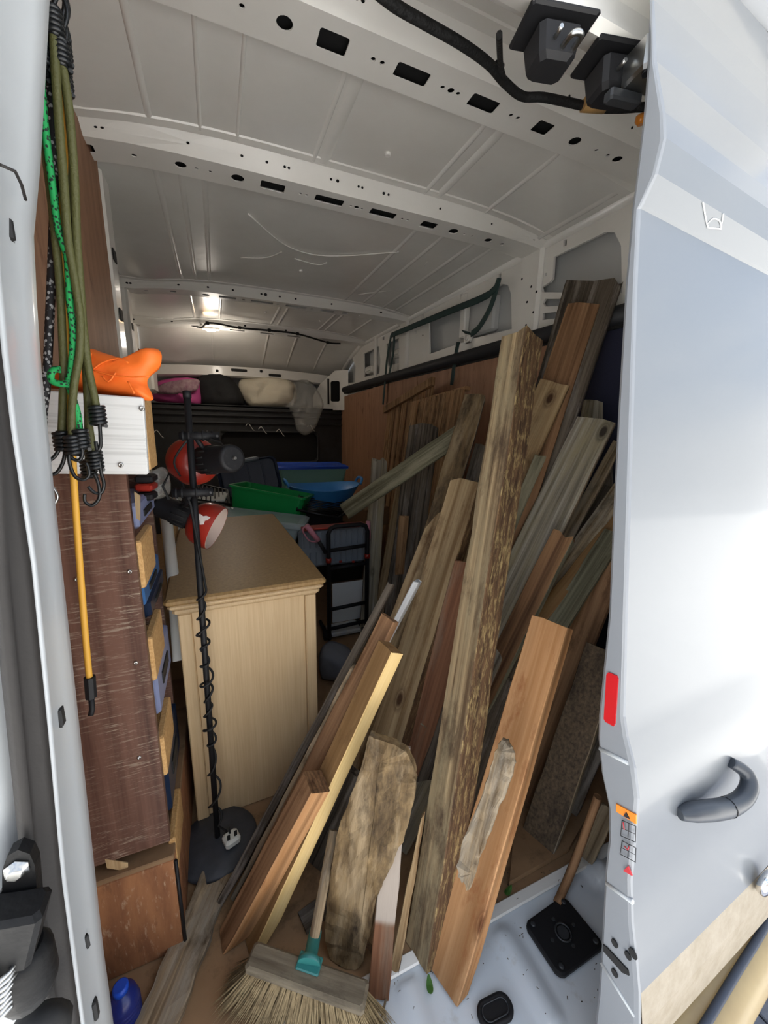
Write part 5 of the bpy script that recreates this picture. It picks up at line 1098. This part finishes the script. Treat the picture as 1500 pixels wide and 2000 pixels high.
# trolley
ty = 1.50
def TP(px, py, dy=0): return A(px, py, ty+dy)
tl, tr = TP(643, 1110), TP(716, 1105); tz = TP(680, 1026).z; xl_, xr_2 = TP(643, 1200).x, TP(716, 1200).x
tro = thing('folding_trolley', ((xl_+xr_2)/2, ty, .004), 'black tubular folding trolley carrying a grey collapsible crate', 'trolley')
q = MB(); q.tube([Vector((xl_, ty, .03)), Vector((xl_, ty, tz-.04)), Vector((xl_+.012, ty, tz-.01)), Vector((xl_+.04, ty, tz)), Vector((xr_2-.04, ty, tz)), Vector((xr_2-.012, ty, tz-.01)), Vector((xr_2, ty, tz-.04)), Vector((xr_2, ty, .03))], .012, 10); q.build('frame', M['black'], tro)
for py in (1072, 1107, 1185, 1222):
    z = TP(680, py).z
    if z > .02: q = MB(); q.tube([Vector((xl_, ty, z)), Vector((xr_2, ty, z+.01))], .011, 8); q.build('crossbar', M['black'], tro)
for x in (xl_, xr_2):
    q = MB(); q.lathe((x, ty, TP(680, 1090).z), (0, 0, 1), [(.016, -.012), (.016, .012)], 10); q.build('red_collar', M['redshade'], tro)
    q = MB(); q.tube([Vector((x, ty+.03, .03)), Vector((x, ty+.22, .03))], .011, 8); q.build('foot', M['black'], tro)
    q = MB(); q.lathe((x-.02, ty+.05, .03), (1, 0, 0), [(.028, 0), (.028, .04)], 16); q.build('wheel', M['matblack'], tro)
for px in (665, 690):
    p = TP(px, 1097, -.005); q = MB(); q.box(p, (.016, .012, .012), bev=.003); q.build('red_clip', M['redshade'], tro)
gcx = TP(648, 1070, .08); gt = thing('collapsible_crate', TP(648, 1104, .1), 'grey ribbed collapsible crate with pink handles strapped to the trolley', 'crate')
cz0, cz1 = TP(648, 1104, .1).z, TP(648, 1030, .1).z; cx0, cx1 = TP(584, 1070, .1).x, TP(716, 1070, .1).x
q = MB(); q.box(((cx0+cx1)/2, ty+.115, (cz0+cz1)/2), (cx1-cx0, .05, cz1-cz0), bev=.015); q.build('crate_body', M['greypl'], gt)
q = MB(); q.box(((cx0+cx1)/2, ty+.10, cz1+.006), (cx1-cx0-.03, .08, .012), bev=.004); q.build('red_edge', M['redshade'], gt)
for r_, (za, zb) in enumerate(((cz0+(cz1-cz0)*.52, cz1-.02), (cz0+.012, cz0+(cz1-cz0)*.40))):
    for i in range(11):
        x = cx0+.025+i*(cx1-cx0-.05)/10; q = MB(); q.box((x, ty+.088, (za+zb)/2), (.009, .010, zb-za), bev=.003); q.build('rib', M['greypl'], gt)
q = MB(); q.tube([TP(598, 1026), TP(622, 1056)], .014, 10); q.build('grip', M['pinkhandle'], gt)
q = MB(); q.tube([TP(598, 1026), TP(591, 1036), TP(604, 1056), TP(620, 1058)], .004, 6, smoothpath=4); q.build('grip_loop', M['pinkhandle'], gt)
q = MB(); q.tube([TP(719, 1018, .05), TP(720, 1052, .05)], .013, 10); q.build('grip', M['pinkhandle'], gt)
q = MB(); q.tube([TP(622, 1056), TP(636, 1080)], .010, 8); q.build('grip_arm', M['black'], gt)
p = TP(682, 1150, .2); q = MB(); q.box((p.x, ty+.16, .165), (.24, .015, .25), bev=.003); tag(q.build('white_board', M['paper']), 'plain pale board standing behind the trolley frame', 'board')
q = MB(); q.box(((xl_+xr_2)/2, ty+.09, .030), (.19, .12, .03), bev=.008); tag(q.build('foil_packet', M['silverpack']), 'crinkled silver packet on the trolley foot', 'packet')
q = MB(); a = A(700, 1005, 1.95); q.box((a.x+.05, a.y, a.z), (.2, .25, .12), rotz(20), bev=.004); tag(q.build('cardboard_box', M['card']), 'brown cardboard box in the shadow under the slanting board', 'box')

# ================================================================== BROOM
h0, h1 = at(488, 1868, z=.115), at(716, 1950, z=.105)
br = thing('broom', (h0+h1)/2-Vector((0, 0, .11)), 'old broom with natural bristles and a teal socket, standing at the front', 'broom')
a, u, n = frame(h1-h0, (0, 0, 1)); Rm = Matrix((a, n, u)).transposed(); L = (h1-h0).length
q = MB(); q.box((h0+h1)/2, (L, .046, .022), Rm, bev=.005); q.g = [Vector((g.y, g.z, g.x)) for g in q.g]; q.build('head', wood('muddy_broom_wood', '#7d7361', '#4d4437', grain=60, stretch=4, stain='#3a332a', samt=.25), br)
sk0 = at(604, 1880, z=.125); sk1 = at(612, 1840, c=.83); hd1 = at(652, 1622, c=.93)
q = MB(); q.lathe(sk0, (sk1-sk0), [(.024, -.004), (.022, .006), (.014, .010), (.0135, .05), (.012, .052)], 16); q.box(sk0-Vector((0, 0, .002)), (.05, .03, .005), Rm, bev=.002); q.build('socket', M['teal2'], br)
q = MB(); q.tube([sk0+(sk1-sk0)*.5, sk1, hd1], [.0105, .011, .011], 10); q.build('handle', W['greybrown'], br)
q = MB(); rnd = random.Random(4)
for i in range(2600):
    s = rnd.random(); w0 = rnd.uniform(-.018, .018); p0 = h0.lerp(h1, .02+s*.96)+n*w0-u*.010
    tuft = math.floor(s*22)/22+.5/22; ss = s+(tuft-s)*.35
    p0 = h0.lerp(h1, .02+ss*.96)+n*w0-u*.010
    spread = (s-.5)*.10-.035*(1-s); tip = h0.lerp(h1, s)+a*spread+n*(w0*2.2)+Vector((rnd.uniform(-.008, .008), -.018+rnd.uniform(-.012, .012), 0)); tip.z = .004+rnd.random()*.008
    mid = p0.lerp(tip, .5)+Vector((rnd.uniform(-.004, .004), -.003, rnd.uniform(0, .004)))
    sd = a*.0011; v0 = [q.vert(p0-sd), q.vert(p0+sd), q.vert(p0+n*.0014)]; v1 = [q.vert(mid-sd), q.vert(mid+sd), q.vert(mid+n*.0014)]; tt = q.vert(tip)
    for j in range(3): q.face((v0[j], v0[(j+1) % 3], v1[(j+1) % 3], v1[j])); q.face((v1[j], v1[(j+1) % 3], tt))
o = q.build('bristles', M['bristle'], br); o['kind'] = 'stuff'

# ================================================================== SMALL THINGS ON THE FLOOR
bt = at(243, 1975, z=.03); t = thing('blue_bottle', (bt.x, bt.y, .003), 'blue translucent plastic bottle on the floor by the left pillar', 'bottle')
q = MB(); q.lathe((bt.x, bt.y, .003), (0, 0, 1), [(.026, 0), (.029, .006), (.029, .055), (.024, .075), (.013, .085)], 24); q.build('bottle_body', M['bottle'], t)
for i in range(5):
    q = MB(); q.lathe((bt.x, bt.y, .012+i*.009), (0, 0, 1), [(.0292, 0), (.0302, .002), (.0292, .004)], 24, capped=(False, False)); q.build('ridge', M['bottle'], t)
q = MB(); q.lathe((bt.x, bt.y, .088), (0, 0, 1), [(.014, 0), (.014, .012), (.011, .014)], 16); q.build('cap', M['cobalt'], t)
# black square plate
P = [at(a, b, z=.004) for a, b in [(1022, 1808), (1100, 1752), (1182, 1852), (1094, 1918)]]; c = sum(P, Vector())/4
t = thing('floor_plate', (c.x, c.y, .003), 'square black floor plate with a ring and bolts on the white sill', 'floor plate')
q = MB(); ring = []
for i in range(4):
    p, a, b = P[i], P[i-1], P[(i+1) % 4]
    for s in (0, .33, .66, 1.0): ring.append(p+((a-p).normalized()*(1-s)+(b-p).normalized()*s)*.014*(1 if s in (0, 1) else .75))
k0 = [q.vert(p) for p in ring]; k1 = [q.vert(p+Vector((0, 0, .007))) for p in ring]; k2 = [q.vert(c+(p-c)*.93+Vector((0, 0, .009))) for p in ring]; m_ = len(ring)
for a, b in ((k0, k1), (k1, k2)):
    for j in range(m_): q.face((a[j], a[(j+1) % m_], b[(j+1) % m_], b[j]))
q.face(k2); q.face(k0[::-1]); q.build('plate', M['black'], t)
q = MB(); q.tube([c+Vector((.018*math.cos(k*math.pi/12), .018*math.sin(k*math.pi/12), .0135)) for k in range(25)], .0022, 6); q.lathe(c+Vector((0, 0, .013)), (0, 0, 1), [(.014, 0), (.013, .001)], 20); q.build('ring', M['darkpl'], t)
for i in range(4):
    p = c+(P[i]-c)*.76; q = MB(); q.lathe(p+Vector((0, 0, .0125)), (0, 0, 1), [(.006, 0), (.006, .003), (.003, .0035)], 8); q.build('bolt', M['darkpl'], t)
    p = c+((P[i]+P[(i+1) % 4])/2-c)*.5; q = MB(); q.lathe(p+Vector((0, 0, .0125)), (0, 0, 1), [(.004, 0), (.004, .002)], 8); q.build('stud', M['darkpl'], t)
c = at(967, 1976, z=.004); d = (at(1000, 1955, z=.004)-at(930, 1992, z=.004)); Rm = Matrix((d.normalized(), Vector((0, 0, 1)).cross(d.normalized()), Vector((0, 0, 1)))).transposed()
t = thing('floor_grommet', c, 'black oval rubber grommet in the white sill', 'grommet')
q = MB(); rows = [[c+Rm@Vector((u, v, z)) for u, v in rrect(0, 0, a, b, min(a, b)/2-.001, 6)] for a, b, z in ((.080, .046, 0), (.080, .046, .005), (.070, .036, .008), (.058, .026, .005))]; q.grid(rows, closed=True); k = [q.vert(p) for p in rows[-1]]; q.face(k); q.build('rubber', M['black'], t)
q = MB(); q.tube([c+Rm@Vector((u, v, .007)) for u, v in rrect(0, 0, .058, .026, .0125, 6)+rrect(0, 0, .058, .026, .0125, 6)[:1]], .0015, 5); q.build('raised_ring', M['darkpl'], t)
for px, py, rot, lab in [(993, 1740, 20, 'green leaf beside the clean reddish plank'), (839, 1924, 70, 'small green leaf below the tall post')]:
    c = at(px, py, z=.004); q = MB(); Rm = rotz(rot); ids = []
    L = [c+Rm@Vector((.016*math.cos(a), .007*math.sin(a)*(1-.3*math.cos(a)), .002+.002*math.cos(2*a))) for a in [k*math.pi/8 for k in range(16)]]
    k = [q.vert(p) for p in L]; ce = q.vert(c+Vector((0, 0, .001))); k2 = [q.vert(p+Vector((0, 0, .0008))) for p in L]
    for j in range(16): q.face((k[j], k[(j+1) % 16], ce))
    ce2 = q.vert(c+Vector((0, 0, .0018)))
    for j in range(16): q.face((k2[j], k2[(j+1) % 16], ce2)); q.face((k[j], k[(j+1) % 16], k2[(j+1) % 16], k2[j]))
    tag(q.build('leaf', M['leaf']), lab, 'leaf', 'leaves on the white sill')
q = MB(); rnd = random.Random(11)
for i in range(80):
    px, py = rnd.uniform(740, 1180), rnd.uniform(1660, 2000); p = at(px, py, z=.0045)
    if p.y > .2: continue
    q.box(p, (rnd.uniform(.001, .007), rnd.uniform(.0008, .0018), .0012), rotz(rnd.uniform(0, 180)))
o = q.build('wood_crumbs', W['dark']); tag(o, 'dark wood crumbs and dirt scattered over the white sill', 'debris', kind='stuff')
for pts, lab in [([(757, 1935), (748, 1975), (738, 2010)], 'thin dry twig on the white sill right of the broom')]:
    q = MB(); q.tube([at(a, b, z=.006) for a, b in pts], .0025, 5, smoothpath=3); tag(q.build('twig', W['greybrown']), lab, 'twig')

# ================================================================== STRAPS ON THE RIGHT WALL
def strap(label, runs, name='webbing_strap'):
    root = thing(name, at(*runs[0][0], x=.79), label, 'strap', 'green webbing straps on the right wall')
    for r in runs:
        q = MB(); q.tube([at(a, b, x=.79-.006*i) for i, (a, b) in enumerate(r)], .021, 6, flat=((0, 1, .3), .12), smoothpath=3); q.build('webbing', M['strap'], root)
    return root
strap('dark green strap running from the pillar to the rail and hanging in front', [[(975, 543), (955, 575), (880, 607), (800, 640), (764, 655)], [(764, 655), (756, 700), (752, 745), (748, 790)], [(770, 655), (768, 690), (758, 740)]])
strap('dark green strap tied to the bracket and hanging over the padded rail', [[(974, 548), (958, 600), (935, 640), (920, 652)], [(920, 652), (905, 648)], [(895, 668), (888, 705), (882, 752)]])
